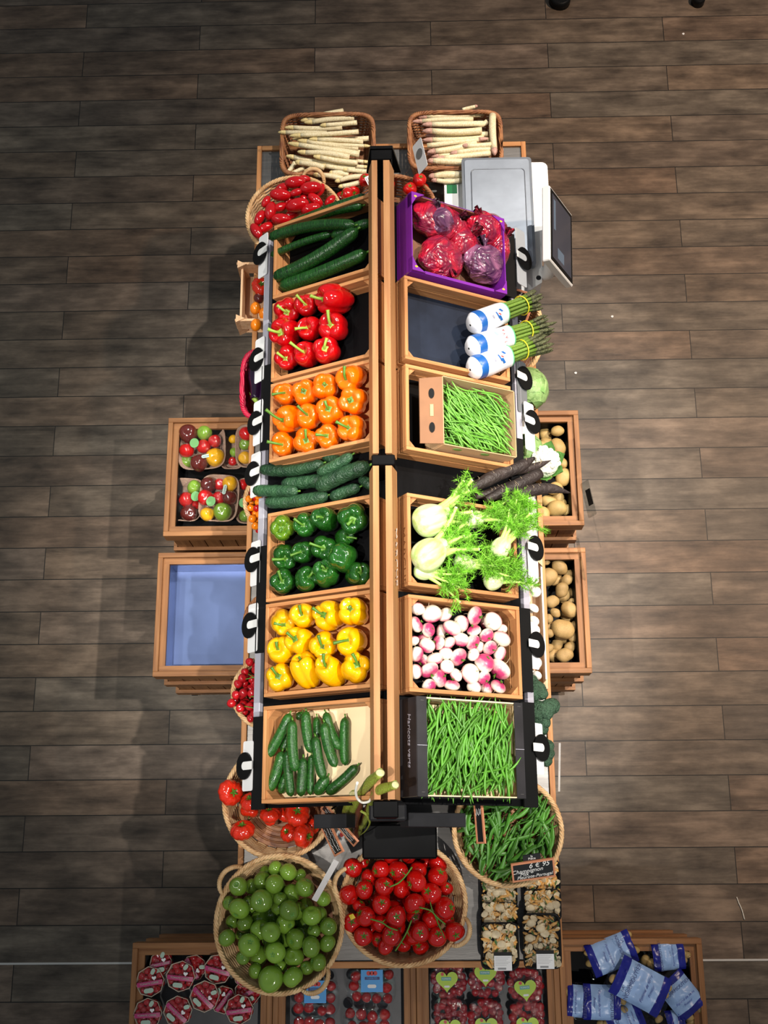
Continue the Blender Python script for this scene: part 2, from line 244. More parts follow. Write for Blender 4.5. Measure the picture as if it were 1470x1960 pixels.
# ---------------------------------------------------------------- object helpers
def tag(o, label, cat, group=None):
    o['label'] = label; o['category'] = cat
    if group: o['group'] = group
    return o
def empty(name, M, label=None, cat=None, group=None):
    o = D.objects.new(name, None); COL.objects.link(o); o.matrix_world = M; o.empty_display_size = 0.05
    if label: tag(o, label, cat, group)
    return o
def place(name, me, M, parent=None):
    o = D.objects.new(name, me); COL.objects.link(o)
    if parent is not None:
        o.parent = parent; o.matrix_parent_inverse = Matrix()
        o.matrix_basis = M if M is not None else Matrix()
    else: o.matrix_world = M if M is not None else Matrix()
    return o
class MB:
    def __init__(s): s.v = []; s.f = []; s.m = []; s.sm = []
    def add(s, vs, fs, mi=0, smooth=False):
        b = len(s.v); s.v += [tuple(q) for q in vs]
        for f in fs: s.f.append(tuple(b + i for i in f)); s.m.append(mi); s.sm.append(smooth)
        return s
    def box(s, x0, x1, y0, y1, z0, z1, mi=0, M=None, bev=0.0):
        if bev > 0:
            b = bev; vs = []; 
            pts = []
            for z in (z0, z1):
                for (x, y, i) in ((x0, y0, 0), (x1, y0, 1), (x1, y1, 2), (x0, y1, 3)):
                    pts.append((x, y, z))
            bm = bmesh.new(); bv = [bm.verts.new(q) for q in pts]
            for f in ((3, 2, 1, 0), (4, 5, 6, 7), (0, 1, 5, 4), (1, 2, 6, 5), (2, 3, 7, 6), (3, 0, 4, 7)): bm.faces.new([bv[i] for i in f])
            bmesh.ops.bevel(bm, geom=bm.edges[:], offset=b, segments=1, affect='EDGES', profile=0.5)
            bm.verts.index_update(); vs = [M @ v.co if M else v.co.copy() for v in bm.verts]
            fs = [[v.index for v in f.verts] for f in bm.faces]; bm.free()
            return s.add(vs, fs, mi)
        vs = [Vector(q) for q in ((x0, y0, z0), (x1, y0, z0), (x1, y1, z0), (x0, y1, z0), (x0, y0, z1), (x1, y0, z1), (x1, y1, z1), (x0, y1, z1))]
        if M: vs = [M @ q for q in vs]
        return s.add(vs, ((3, 2, 1, 0), (4, 5, 6, 7), (0, 1, 5, 4), (1, 2, 6, 5), (2, 3, 7, 6), (3, 0, 4, 7)), mi)
    def prism(s, pts, z0, z1, mi=0, M=None):
        n = len(pts); vs = [Vector((x, y, z0)) for x, y in pts] + [Vector((x, y, z1)) for x, y in pts]
        if M: vs = [M @ q for q in vs]
        fs = [tuple(range(n - 1, -1, -1)), tuple(range(n, 2 * n))] + [(i, (i + 1) % n, n + (i + 1) % n, n + i) for i in range(n)]
        return s.add(vs, fs, mi)
    def tube(s, pts, rad, n=8, mi=0, closed=False, cap=True, flat=1.0, smooth=True, M=None):
        pts = [Vector(q) for q in pts]; k = len(pts)
        if isinstance(rad, (int, float)): rad = [rad] * k
        tang = []
        for i in range(k):
            a = pts[(i - 1) % k] if (closed or i > 0) else pts[i]; b = pts[(i + 1) % k] if (closed or i < k - 1) else pts[i]
            d = b - a; tang.append(d.normalized() if d.length > 1e-9 else Vector((0, 0, 1)))
        up = Vector((0, 0, 1)) if abs(tang[0].z) < 0.9 else Vector((1, 0, 0))
        nrm = (up - tang[0] * up.dot(tang[0])).normalized(); vs = []
        for i in range(k):
            nrm = (nrm - tang[i] * nrm.dot(tang[i]))
            nrm = nrm.normalized() if nrm.length > 1e-6 else Vector((1, 0, 0)); bn = tang[i].cross(nrm)
            for j in range(n):
                a = 2 * PI * j / n; vs.append(pts[i] + nrm * math.cos(a) * rad[i] * flat + bn * math.sin(a) * rad[i])
        if M: vs = [M @ q for q in vs]
        fs = []
        for i in range(k if closed else k - 1):
            for j in range(n):
                fs.append((i * n + j, i * n + (j + 1) % n, ((i + 1) % k) * n + (j + 1) % n, ((i + 1) % k) * n + j))
        s.add(vs, fs, mi, smooth)
        if cap and not closed:
            b = len(s.v) - k * n
            s.f.append(tuple(b + j for j in range(n - 1, -1, -1))); s.m.append(mi); s.sm.append(False)
            s.f.append(tuple(b + (k - 1) * n + j for j in range(n))); s.m.append(mi); s.sm.append(False)
        return s
    def sph(s, fn, nu=24, nv=14, mi=0, M=None, smooth=True):
        # fn(theta, phi) -> Vector ; phi 0 bottom .. PI top
        vs = [fn(0, 0)]
        for i in range(1, nv):
            for j in range(nu): vs.append(fn(2 * PI * j / nu, PI * i / nv))
        vs.append(fn(0, PI)); vs = [Vector(q) for q in vs]
        if M: vs = [M @ q for q in vs]
        fs = []
        for j in range(nu): fs.append((0, 1 + (j + 1) % nu, 1 + j))
        for i in range(nv - 2):
            for j in range(nu): fs.append((1 + i * nu + j, 1 + i * nu + (j + 1) % nu, 1 + (i + 1) * nu + (j + 1) % nu, 1 + (i + 1) * nu + j))
        l = len(vs) - 1; b = 1 + (nv - 2) * nu
        for j in range(nu): fs.append((b + j, b + (j + 1) % nu, l))
        return s.add(vs, fs, mi, smooth)
    def mesh(s, name, mats):
        me = D.meshes.new(name); me.from_pydata(s.v, [], s.f)
        me.polygons.foreach_set('material_index', s.m); me.polygons.foreach_set('use_smooth', s.sm)
        for q in (mats if isinstance(mats, (list, tuple)) else [mats]): me.materials.append(MAT[q])
        me.update(); return me
    def build(s, name, mats, parent=None, M=None):
        return place(name, s.mesh(name, mats), M, parent)
def ell(a, b, c): return lambda th, ph: Vector((a * math.sin(ph) * math.cos(th), b * math.sin(ph) * math.sin(th), -c * math.cos(ph)))
def basis(o, z, xhint=None):
    z = Vector(z).normalized(); h = Vector(xhint) if xhint is not None else (Vector((1, 0, 0)) if abs(z.x) < 0.9 else Vector((0, 1, 0)))
    x = (h - z * h.dot(z)); x = x.normalized() if x.length > 1e-6 else z.orthogonal().normalized(); y = z.cross(x)
    return Matrix(((x.x, y.x, z.x, o[0]), (x.y, y.y, z.y, o[1]), (x.z, y.z, z.z, o[2]), (0, 0, 0, 1)))
def text_mesh(txt, size, matname, parent, M, name='lettering', shear=0.0, align='CENTER'):
    cu = D.curves.new(name, 'FONT'); cu.body = txt; cu.size = size; cu.shear = shear; cu.align_x = align; cu.align_y = 'CENTER'; cu.extrude = 0.0002
    o = D.objects.new(name, cu); COL.objects.link(o); dg = bpy.context.evaluated_depsgraph_get(); dg.update()
    me = D.meshes.new_from_object(o.evaluated_get(dg)); D.objects.remove(o); D.curves.remove(cu)
    me.materials.clear(); me.materials.append(MAT[matname]); me.name = name
    return place(name, me, M, parent)
ORD = ['first', 'second', 'third', 'fourth', 'fifth', 'sixth', 'seventh', 'eighth', 'ninth', 'tenth', 'eleventh', 'twelfth', 'thirteenth', 'fourteenth', 'fifteenth', 'sixteenth', 'seventeenth', 'eighteenth', 'nineteenth', 'twentieth']
def rows(items, nrows, base, where, cat, group):
    """items: (obj, px, py); names each by its row down and its place from the left"""
    it = sorted(items, key=lambda q: q[2]); n = len(it); k = 0
    for r in range(nrows):
        m2 = round(n * (r + 1) / nrows); band = sorted(it[k:m2], key=lambda q: q[1]); k = m2
        rn = 'top' if r == 0 else ('bottom' if r == nrows - 1 else ORD[r])
        for i, (o, x, y) in enumerate(band):
            pos = 'leftmost' if i == 0 else ('rightmost' if i == len(band) - 1 else ORD[i] + ' from left')
            tag(o, '%s, %s in %s row %s' % (base, pos, rn, where), cat, group)
def smooth_path(pts, n=8):
    pts = [Vector(p) for p in pts]; out = []
    P = [pts[0] * 2 - pts[1]] + pts + [pts[-1] * 2 - pts[-2]]
    for i in range(1, len(P) - 2):
        for k in range(n):
            u = k / n; a, b, c, d = P[i - 1], P[i], P[i + 1], P[i + 2]
            out.append(0.5 * ((2 * b) + (c - a) * u + (2 * a - 5 * b + 4 * c - d) * u * u + (3 * b - a - 3 * c + d) * u ** 3))
    out.append(pts[-1]); return out
# ================================================================ setting
fl = MB().add([(-9, -7, 0), (9, -7, 0), (9, 11, 0), (-9, 11, 0)], [(0, 1, 2, 3)]).build('floor', 'plank_floor'); fl['kind'] = 'structure'
sm = MB().box(-6, 6, OY - 32 * PW - 0.004, OY - 32 * PW + 0.004, 0, 0.003).build('trim_1', 'seam_metal'); sm['kind'] = 'structure'

# ================================================================ bins on castors
def bin_unit(x0, x1, y0, y1, label, h=0.65, lining='tray_steel', group='wooden bins around the stand'):
    cx, cy = (x0 + x1) / 2, (y0 + y1) / 2; r = empty('produce_bin', Matrix.Translation((cx, cy, 0)), label, 'bin', group)
    a, b = (x1 - x0) / 2, (y1 - y0) / 2; T = 0.020; L = 0.024
    for sgn in (-1, 1):
        MB().box(-a, a, sgn * b - (T if sgn > 0 else 0), sgn * b + (0 if sgn > 0 else T), h - 0.075, h, 0, None, 0.0015).build('rim_board', 'bin_wood_x', r)
        MB().box(sgn * a - (T if sgn > 0 else 0), sgn * a + (0 if sgn > 0 else T), -b + T, b - T, h - 0.075, h, 0, None, 0.0015).build('rim_board', 'bin_wood_y', r)
        # inner ledge
        y_a, y_b = (sgn * (b - T - L), sgn * (b - T)); MB().box(-a + T, a - T, min(y_a, y_b), max(y_a, y_b), h - 0.045, h - 0.016).build('ledge', 'bin_wood_x', r)
        x_a, x_b = (sgn * (a - T - L), sgn * (a - T)); MB().box(min(x_a, x_b), max(x_a, x_b), -b + T + L, b - T - L, h - 0.045, h - 0.016).build('ledge', 'bin_wood_y', r)
    # slatted skirts and bands
    for sgn in (-1, 1):
        m = MB(); n = 7
        for i in range(n):
            u0 = -a + 0.02 + (2 * a - 0.04) * i / n; u1 = -a + 0.02 + (2 * a - 0.04) * (i + 1) / n - 0.004
            yy = sgn * (b - 0.022); m.box(u0, u1, yy - 0.007, yy + 0.007, 0.13, h - 0.075)
        m.build('slat_panel', 'bin_wood_z', r)
        m = MB()
        for i in range(n):
            u0 = -b + 0.02 + (2 * b - 0.04) * i / n; u1 = -b + 0.02 + (2 * b - 0.04) * (i + 1) / n - 0.004
            xx = sgn * (a - 0.022); m.box(xx - 0.007, xx + 0.007, u0, u1, 0.13, h - 0.075)
        m.build('slat_panel', 'bin_wood_z', r)
    for z in (0.11, 0.36):
        m = MB()
        m.box(-a, a, -b, -b + 0.014, z, z + 0.06); m.box(-a, a, b - 0.014, b, z, z + 0.06)
        m.box(-a, -a + 0.014, -b + 0.014, b - 0.014, z, z + 0.06); m.box(a - 0.014, a, -b + 0.014, b - 0.014, z, z + 0.06); m.build('band', 'bin_wood_x', r)
    # steel tray
    m = MB(); ia, ib = a - T - L - 0.001, b - T - L - 0.001; ja, jb = ia - 0.006, ib - 0.006; zt, zb = h - 0.03, h - 0.125
    m.add([(-ia, -ib, zt), (ia, -ib, zt), (ia, ib, zt), (-ia, ib, zt), (-ja, -jb, zb), (ja, -jb, zb), (ja, jb, zb), (-ja, jb, zb)], [(0, 1, 5, 4), (1, 2, 6, 5), (2, 3, 7, 6), (3, 0, 4, 7), (4, 5, 6, 7)])
    m.build('tray', lining, r)
    for sx_ in (-1, 1):
        for sy_ in (-1, 1):
            M = Matrix.Translation((sx_ * (a - 0.06), sy_ * (b - 0.05), 0)); mm = MB()
            mm.tube([(-0.012, 0, 0.045), (0.012, 0, 0.045)], 0.045, 16, M=M); mm.box(-0.02, 0.02, -0.02, 0.02, 0.08, 0.13, 0, M); mm.build('castor', 'black_plastic', r)
    return r
BINS = {}
BINS['L1'] = bin_unit(-0.98, -0.49, 1.256, 1.767, 'wooden bin of wrapped mixed tomato punnets, left of the stand', 0.65, 'black_liner')
BINS['L2'] = bin_unit(-0.995, -0.49, 0.686, 1.186, 'empty wooden bin with bare blue-grey steel tray, left of the stand')
BINS['R1'] = bin_unit(0.225, 0.725, 1.281, 1.777, 'wooden bin holding yellow potatoes, right side, farther from viewer', 0.65, 'black_liner')
BINS['R2'] = bin_unit(0.225, 0.723, 0.684, 1.188, 'wooden bin holding knobbly brown potatoes, right side, nearer one', 0.65, 'black_liner')
xb = [-1.019, -0.498, 0.023, 0.544, 1.065]
BINS['B1'] = bin_unit(xb[0], xb[1] - .002, -0.82, -0.295, 'wooden bin of round paper tomato tubs, front left corner', 0.65, 'bin_steel')
BINS['B2'] = bin_unit(xb[1], xb[2] - .002, -0.82, -0.295, 'wooden bin of clear packs with blue labels, second from left in front', 0.65, 'bin_steel')
BINS['B3'] = bin_unit(xb[2], xb[3] - .002, -0.82, -0.295, 'wooden bin of clear packs with green heart labels, third in front', 0.65, 'bin_steel')
BINS['B4'] = bin_unit(xb[3], xb[4], -0.82, -0.290, 'wooden bin of bagged potatoes, front right corner', 0.65, 'black_liner')

# ================================================================ table
TZ = 0.85
tx0, tx1, ty0, ty1 = -0.612, 0.535, -0.37, 2.93
t_ = empty('display_table', Matrix.Translation((0, 0, 0)), 'long wooden display table with steel top carrying baskets and crate rack', 'table')
MB().box(tx0, tx0 + 0.020, ty0, ty1, 0.77, TZ, 0, None, 0.002).build('edge_board', 'crate_wood_y', t_)
MB().box(tx1 - 0.020, tx1, ty0, ty1, 0.77, TZ, 0, None, 0.002).build('edge_board', 'crate_wood_y', t_)
MB().box(tx0 + 0.020, tx1 - 0.020, ty0, ty0 + 0.022, 0.77, TZ, 0, None, 0.002).build('edge_board', 'crate_wood_x', t_)
MB().box(tx0 + 0.020, tx1 - 0.020, ty1 - 0.022, ty1, 0.77, TZ, 0, None, 0.002).build('edge_board', 'crate_wood_x', t_)
MB().box(tx0 + 0.020, tx1 - 0.020, ty0 + 0.022, ty1 - 0.022, 0.80, TZ - 0.012).build('steel_top', 'steel', t_)
for yy in (0.63, 1.22, 1.82, 2.4): MB().box(tx0 + 0.03, tx1 - 0.03, yy, yy + 0.03, 0.76, 0.80).build('cross_bar', 'bin_wood_x', t_)
for x in (-0.55, -0.05, 0.47):
    for y in (-0.22, 1.21, 2.86): MB().box(x - 0.02, x + 0.02, y - 0.02, y + 0.02, 0, 0.765).build('leg', 'dark_steel', t_)
STZ = TZ - 0.012

# ================================================================ crate frames (tilted 30 degrees to either side)
CW, CL = 0.446, 0.325
def cframe(side, y0, y1):
    xi, xo = (-0.105, -0.490) if side == 'L' else (0.008, 0.398)
    a = Vector((xo - xi, 0, 1.195 - 1.42)).normalized(); b = Vector((0, -1 if side == 'L' else 1, 0)); n = a.cross(b)
    o = Vector(((xi + xo) / 2, (y0 + y1) / 2, (1.195 + 1.42) / 2))
    return Matrix(((a.x, b.x, n.x, o.x), (a.y, b.y, n.y, o.y), (a.z, b.z, n.z, o.z), (0, 0, 0, 1)))
CR = {'C1': ('L', 2.030, 2.345), 'C2': ('L', 1.692, 2.014), 'C3': ('L', 1.376, 1.686), 'CG': ('L', 1.19, 1.372), 'C4': ('L', 0.860, 1.187), 'C5': ('L', 0.528, 0.856), 'C6': ('L', 0.174, 0.500),
      'R1': ('R', 2.020, 2.350), 'R2': ('R', 1.680, 2.008), 'R3': ('R', 1.342, 1.664), 'RG': ('R', 1.2, 1.335), 'R4': ('R', 0.864, 1.190), 'R5': ('R', 0.513, 0.838), 'R6': ('R', 0.182, 0.505)}
CF = {k: cframe(*v) for k, v in CR.items()}
def cpt(key, px, py, w=0.0):
    F = CF[key]; n = F.col[2].to_3d(); p0 = F.col[3].to_3d() + n * w
    return onplane(px, py, p0, n)
def crate(key, label, liner='black_liner', depth=0.095):
    F = CF[key]; _, y0, y1 = CR[key]; hl = (y1 - y0) / 2 - 0.002; hw = CW / 2; T = 0.013
    r = empty('vegetable_crate', F, label, 'crate', 'tilted wooden crates on the rack')
    for s_ in (-1, 1):
        ya, yb = (hl - T, hl) if s_ > 0 else (-hl, -hl + T)
        MB().box(-hw, hw, ya, yb, -depth * 0.47, 0, 0, None, 0.0012).box(-hw, hw, ya, yb, -depth, -depth * 0.47 - 0.006, 0, None, 0.0012).build('side_board', 'crate_wood_x', r)
        xa, xb_ = (hw - T, hw) if s_ > 0 else (-hw, -hw + T)
        MB().box(xa, xb_, -hl + T, hl - T, -depth * 0.47, 0, 0, None, 0.0012).box(xa, xb_, -hl + T, hl - T, -depth, -depth * 0.47 - 0.006, 0, None, 0.0012).build('end_board', 'crate_wood_y', r)
        for q in (-1, 1):
            cx_, cy_ = s_ * (hw - T), q * (hl - T); e = 0.03
            pts = [(cx_, cy_), (cx_ - s_ * e, cy_), (cx_, cy_ - q * e)]
            if s_ * q < 0: pts = pts[::-1]
            MB().prism(pts, -depth, -0.010).build('corner_block', 'crate_wood_z', r)
    MB().box(-hw + T, hw - T, -hl + T, hl - T, -depth, -depth + 0.006).build('bottom_board', 'crate_wood_x', r)
    if liner: MB().box(-hw + T + 0.002, hw - T - 0.002, -hl + T + 0.002, hl - T - 0.002, -depth + 0.006, -depth + 0.009).build('liner', liner, r)
    return r
crate('C1', 'wooden crate of long cucumbers, farthest crate on the left side')
crate('C2', 'wooden crate of red bell peppers with empty black end')
crate('C3', 'wooden crate full of orange bell peppers', None)
crate('C4', 'wooden crate full of dark green bell peppers')
crate('C5', 'wooden crate full of yellow bell peppers', None)
crate('C6', 'wooden crate of short cucumbers on a cream board', 'cream_board')
crate('R2', 'wooden crate lined in slate blue with bagged green asparagus', 'slate')
crate('R3', 'wooden crate holding an open cardboard box of fine beans')
crate('R4', 'wooden crate overflowing with fennel')
crate('R5', 'wooden crate of pink and white turnips')

# ================================================================ rack
rk = empty('crate_rack', Matrix.Identity(4), 'black metal double-sided sloping rack holding the crates above the table', 'rack')
for side in 'LR':
    F = cframe(side, 0, 0); s_ = -1 if side == 'L' else 1
    ya, yb = (0.165, 2.36)
    l0, l1 = (-yb, -ya) if side == 'L' else (ya, yb)
    MB().box(-0.222, 0.30, l0, l1, -0.106, -0.098, 0, F).build('shelf', 'black_metal', rk)
    segs = [(0.165, 1.28), (1.29, 2.36)]
    for (u, v) in segs:
        q0, q1 = (-v, -u) if side == 'L' else (u, v)
        MB().box(0.300, 0.326, q0, q1, -0.106, -0.078, 0, F, 0.001).build('price_rail', 'rail_grey', rk)
    for (u, v) in ((0.095, 0.140), (1.255, 1.290), (2.28, 2.32)):
        q0, q1 = (-v, -u) if side == 'L' else (u, v)
        MB().box(*((-0.045, 0.085) if side == 'L' and u < .2 else (-0.17, 0.05)), q0, q1, -0.165, -0.108, 0, F, 0.002).build('bracket_arm', 'dark_steel', rk)
for side, spans in (('L', ((1372, 1560), (1046, 1250), (700, 862))), ('R', ((1345, 1560), (1165, 1325), (840, 960), (395, 570)))):
    F = cframe(side, 0, 0)
    for (pa_, pb_) in spans:
        xx = 503 if side == 'L' else 1004
        u, v = sorted((at(xx, pa_, 1.09).y, at(xx, pb_, 1.09).y)); u = max(u, .160); v = min(v, 2.35); q0, q1 = (-v, -u) if side == 'L' else (u, v)
        MB().box(0.262, 0.320, q0, q1, -0.0775, -0.070, 0, F).build('rail_cover', 'black_plastic', rk)
for (u, v) in ((0.118, 0.168), (1.262, 1.298), (2.43, 2.472)):
    MB().box(-0.102, -0.036, u, v, STZ + 0.001, 1.42, 0, None, 0.002).box(-0.108, -0.030, u, v, 1.42, 1.498, 0, None, 0.003).build('post', 'black_metal', rk)
for (u, v) in ((0.172, 1.258), (1.302, 2.426)):
    for (xt0, xt1, ln) in ((-0.104, -0.084, -0.014), (-0.062, -0.040, 0.016)):
        MB().add([(xt0 + ln, u, 1.43), (xt1 + ln, u, 1.43), (xt1 + ln, v, 1.43), (xt0 + ln, v, 1.43), (xt0, u, 1.50), (xt1, u, 1.50), (xt1, v, 1.50), (xt0, v, 1.50)],
                 ((3, 2, 1, 0), (4, 5, 6, 7), (0, 1, 5, 4), (1, 2, 6, 5), (2, 3, 7, 6), (3, 0, 4, 7))).build('divider_board', 'divider_wood', rk)
# lettering on the outer face of the near divider board
Mtx = Matrix(((0, 0.22, 0.975, -0.0295), (-1, 0, 0, 0), (0, 0.975, -0.22, 1.462), (0, 0, 0, 1)))
for yc in (0.95,):
    Q = Mtx.copy(); Q[1][3] = yc; text_mesh('MARCHE', 0.05, 'chalk', rk, Q, 'lettering')
# base cabinet of the rack
MB().box(-0.158, 0.098, -0.005, 0.110, STZ + 0.001, 1.06, 0, None, 0.006).build('base_box', 'black_metal', rk)
MB().box(-0.125, -0.005, 0.112, 0.166, 1.30, 1.36, 0, None, 0.006).build('end_cap', 'dark_steel', rk)

# ================================================================ price holders on the rails
def price_holder(px, py, c0, c1, side, label, card='white_card', tilt=0.76, hasdisc=True):
    s_ = -1 if side == 'L' else 1
    z = 1.075
    P = at(px, py, z); 
    d = Vector((s_ * math.sqrt(1 - tilt * tilt), 0, -tilt)); yv = Vector((0, 1, 0)); n = d.cross(yv) * s_ * -1
    if n.z < 0: n = -n
    # local x = outward/down, y = along rail, z = face normal
    xv = d; yy = n.cross(xv)
    M = Matrix(((xv.x, yy.x, n.x, P.x), (xv.y, yy.y, n.y, P.y), (xv.z, yy.z, n.z, P.z), (0, 0, 0, 1)))
    r = empty('price_holder', M, label, 'price holder', 'price holders along the rack rails')
    sg = 1 if yy.y > 0 else -1
    a = at(px, c0, z).y - P.y; b = at(px, c1, z).y - P.y; a, b = sorted((a * sg, b * sg))
    def rr(x0, x1, y0, y1, rd=0.008):
        pts = []
        for (cx, cy, a0) in ((x1 - rd, y1 - rd, 0), (x0 + rd, y1 - rd, 90), (x0 + rd, y0 + rd, 180), (x1 - rd, y0 + rd, 270)):
            for k in range(4): t = math.radians(a0 + 30 * k); pts.append((cx + rd * math.cos(t), cy + rd * math.sin(t)))
        return pts
    MB().prism(rr(-0.032, 0.030, a, b), -0.0125, -0.010).build('card', card, r)
    pts = [(0.010 + 0.047 * math.cos(2 * PI * k / 32), 0.047 * math.sin(2 * PI * k / 32)) for k in range(32)]
    MB().prism(pts, -0.004, 0.0).build('disc', 'black_plastic', r)
    tab = [(0.004 + 0.014 * math.cos(t), 0.014 * math.sin(t)) for t in [(-PI / 2 + PI * k / 10) for k in range(11)]] + [(-0.046, 0.014), (-0.046, -0.014)]
    MB().prism(tab, 0.001, 0.003).build('clip', 'white_plastic', r)
    return r
for px, py, c0, c1, w_ in [(499, 483, 448, 528, 'beside the date tomato basket'), (492, 686, 646, 730, 'by the pink basket of aubergines'), (489, 808, 766, 850, 'below the aubergine basket'),
                           (484, 905, 866, 950, 'beside the ridged cucumbers'), (484, 1070, 1035, 1120, 'beside the green pepper crate'), (479, 1196, 1155, 1248, 'beside the yellow pepper crate'),
                           (469, 1466, 1418, 1514, 'beside the short cucumber crate')]:
    price_holder(px, py, c0, c1, 'L', 'white price card with black disc on left rail, ' + w_)
for px, py, c0, c1, w_, cd in [(1002, 493, 438, 545, 'beside the purple carton', 'white_card'), (1003, 722, 690, 790, 'below the asparagus, grey card', 'grey_card'), (1018, 806, 770, 862, 'beside the fine bean box', 'white_card'),
                           (1024, 1048, 1040, 1112, 'beside the fennel crate', 'white_card'), (1026, 1233, 1190, 1280, 'beside the turnip crate', 'white_card'), (1035, 1431, 1384, 1482, 'beside the black bean box', 'white_card')]:
    price_holder(px, py, c0, c1, 'R', 'price card with black disc on right rail, ' + w_, cd)
# end plates of the rack (widen below the dividers)
MB().add([(-0.128, 2.474, 1.34), (0.002, 2.474, 1.34), (0.002, 2.486, 1.34), (-0.128, 2.486, 1.34), (-0.110, 2.474, 1.500), (-0.028, 2.474, 1.500), (-0.028, 2.486, 1.500), (-0.110, 2.486, 1.500)],
         ((3, 2, 1, 0), (4, 5, 6, 7), (0, 1, 5, 4), (1, 2, 6, 5), (2, 3, 7, 6), (3, 0, 4, 7))).build('end_plate', 'black_metal', rk)

# ================================================================ wicker baskets
def spow(c, e): return math.copysign(abs(c) ** e, c)
HB = {'out': 0.034}
def basket(px, py, a, b, h, label, zb=STZ, n=2.0, rot=0.0, flare=0.82, wick='wicker', handles=(), stakes=28, cat='basket', rim_z=None, group='wicker baskets on the table'):
    """px,py: centre of the rim in the photo; a,b half widths of the rim in metres"""
    zr = zb + h; P = at(px, py, zr)
    r = empty('wicker_basket', Matrix.Translation((P.x, P.y, zb)) @ Matrix.Rotation(rot, 4, 'Z'), label, cat, group)
    S = stakes * 4; e = 2.0 / n
    def pt(th, A, B, z, off=0.0): return Vector(((A + off) * spow(math.cos(th), e), (B + off) * spow(math.sin(th), e), z))
    m = MB(); k = 0; z = 0.012; st = 0.0085
    while z < h - 0.006:
        f = flare + (1 - flare) * (z / h) ** 0.8
        m.tube([pt(2 * PI * i / S, a * f, b * f, z, 0.0032 * math.cos(stakes / 2 * 2 * PI * i / S + k * PI)) for i in range(S)], 0.0042, 5, 0, True)
        z += st; k += 1
    m.build('weave', wick, r)
    m = MB()
    for i in range(stakes):
        th = 2 * PI * (i + 0.5) / stakes; m.tube([pt(th, a * flare, b * flare, 0.004), pt(th, a * (flare + 1) / 2, b * (flare + 1) / 2, h * 0.4), pt(th, a, b, h - 0.002)], 0.0026, 5)
    m.build('stake', wick, r)
    m = MB(); m.prism([tuple(pt(2 * PI * i / 48, a * flare, b * flare, 0)[:2]) for i in range(48)], 0.0, 0.006)
    for j in range(1, 9): m.tube([pt(2 * PI * i / 48, a * flare * j / 9, b * flare * j / 9, 0.006 + 0.001 * math.cos(12 * PI * i / 24 + j * PI)) for i in range(48)], 0.004, 4, 0, True)
    m.build('base', 'wicker_brown' if wick != 'wicker_red' else wick, r)
    m = MB(); S2 = 144; tw = max(10, int((a + b) / 2 * 2 * PI / 0.055))
    for q in range(4):
        m.tube([pt(2 * PI * i / S2, a, b, h + 0.0055 * math.sin(tw * 2 * PI * i / S2 + q * PI / 2), 0.0055 * math.cos(tw * 2 * PI * i / S2 + q * PI / 2)) for i in range(S2)], 0.0046, 5, 0, True)
    m.build('rim', wick, r)
    for hd in handles:
        m = MB(); w_ = 0.25; ht = 0.09
        for q in range(3):
            pts = []
            for i in range(41):
                u = i / 40; th = hd + w_ * (2 * u - 1); s_ = math.sin(PI * u) ** 0.6
                base = pt(th, a, b, h, HB['out'] * s_); base.z += ht * s_ * 0.35
                rad = Vector((math.cos(th), math.sin(th), 0)); ph = 16 * u * 2 * PI / 2.2 + q * 2 * PI / 3
                pts.append(base + rad * 0.005 * math.cos(ph) + Vector((0, 0, 0.005 * math.sin(ph))))
            m.tube(pts, 0.0048, 6)
        m.build('handle', wick, r)
    return r
def R_(npx, px, py, z): return npx * mpp(px, py, z)
basket(534, 1768, R_(121, 534, 1768, .98), R_(125, 534, 1768, .98), 0.135, 'big round wicker basket of green tomatoes, front left', handles=(math.radians(140), math.radians(-54)))
basket(772, 1728, R_(119, 772, 1728, .97), R_(113, 772, 1728, .97), 0.115, 'wide wicker basket of red vine tomatoes at the front centre', handles=(math.radians(-28), math.radians(160)))
basket(972, 1590, R_(103, 972, 1590, .97), R_(101, 972, 1590, .97), 0.12, 'wicker basket of flat green pea pods at the front right')
basket(535, 1532, R_(106, 535, 1532, .97), R_(106, 535, 1532, .97), 0.115, 'wicker basket of ribbed beef tomatoes, half empty, left side')
basket(522, 1325, R_(76, 522, 1325, .97), R_(70, 522, 1325, .97), 0.12, 'wicker basket of small red cherry tomatoes on the vine, left side')
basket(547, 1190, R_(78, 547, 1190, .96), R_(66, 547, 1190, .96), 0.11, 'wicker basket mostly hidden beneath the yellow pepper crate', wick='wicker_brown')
basket(545, 958, R_(76, 545, 958, .96), R_(68, 545, 958, .96), 0.11, 'wicker basket of orange and red cherry tomatoes, left side', wick='wicker')
basket(517, 735, R_(54, 517, 735, .98), R_(70, 517, 735, .98), 0.13, 'pink-red rectangular wicker basket holding aubergines', n=4, wick='wicker_red', flare=0.8)
basket(563, 415, R_(90, 563, 415, 1.0), R_(86, 563, 415, 1.0), 0.145, 'round wicker basket of long red date tomatoes, far left', handles=(math.radians(66),))
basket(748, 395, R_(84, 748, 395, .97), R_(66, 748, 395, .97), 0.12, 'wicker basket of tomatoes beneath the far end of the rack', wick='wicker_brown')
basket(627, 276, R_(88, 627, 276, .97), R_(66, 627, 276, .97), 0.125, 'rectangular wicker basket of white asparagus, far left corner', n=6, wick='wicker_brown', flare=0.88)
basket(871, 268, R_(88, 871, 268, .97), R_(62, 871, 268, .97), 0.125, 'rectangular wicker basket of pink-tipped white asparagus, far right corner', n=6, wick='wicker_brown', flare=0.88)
basket(985, 632, R_(53, 985, 632, .97), R_(90, 985, 632, .97), 0.12, 'oval wicker basket behind the green asparagus bunches, right side')

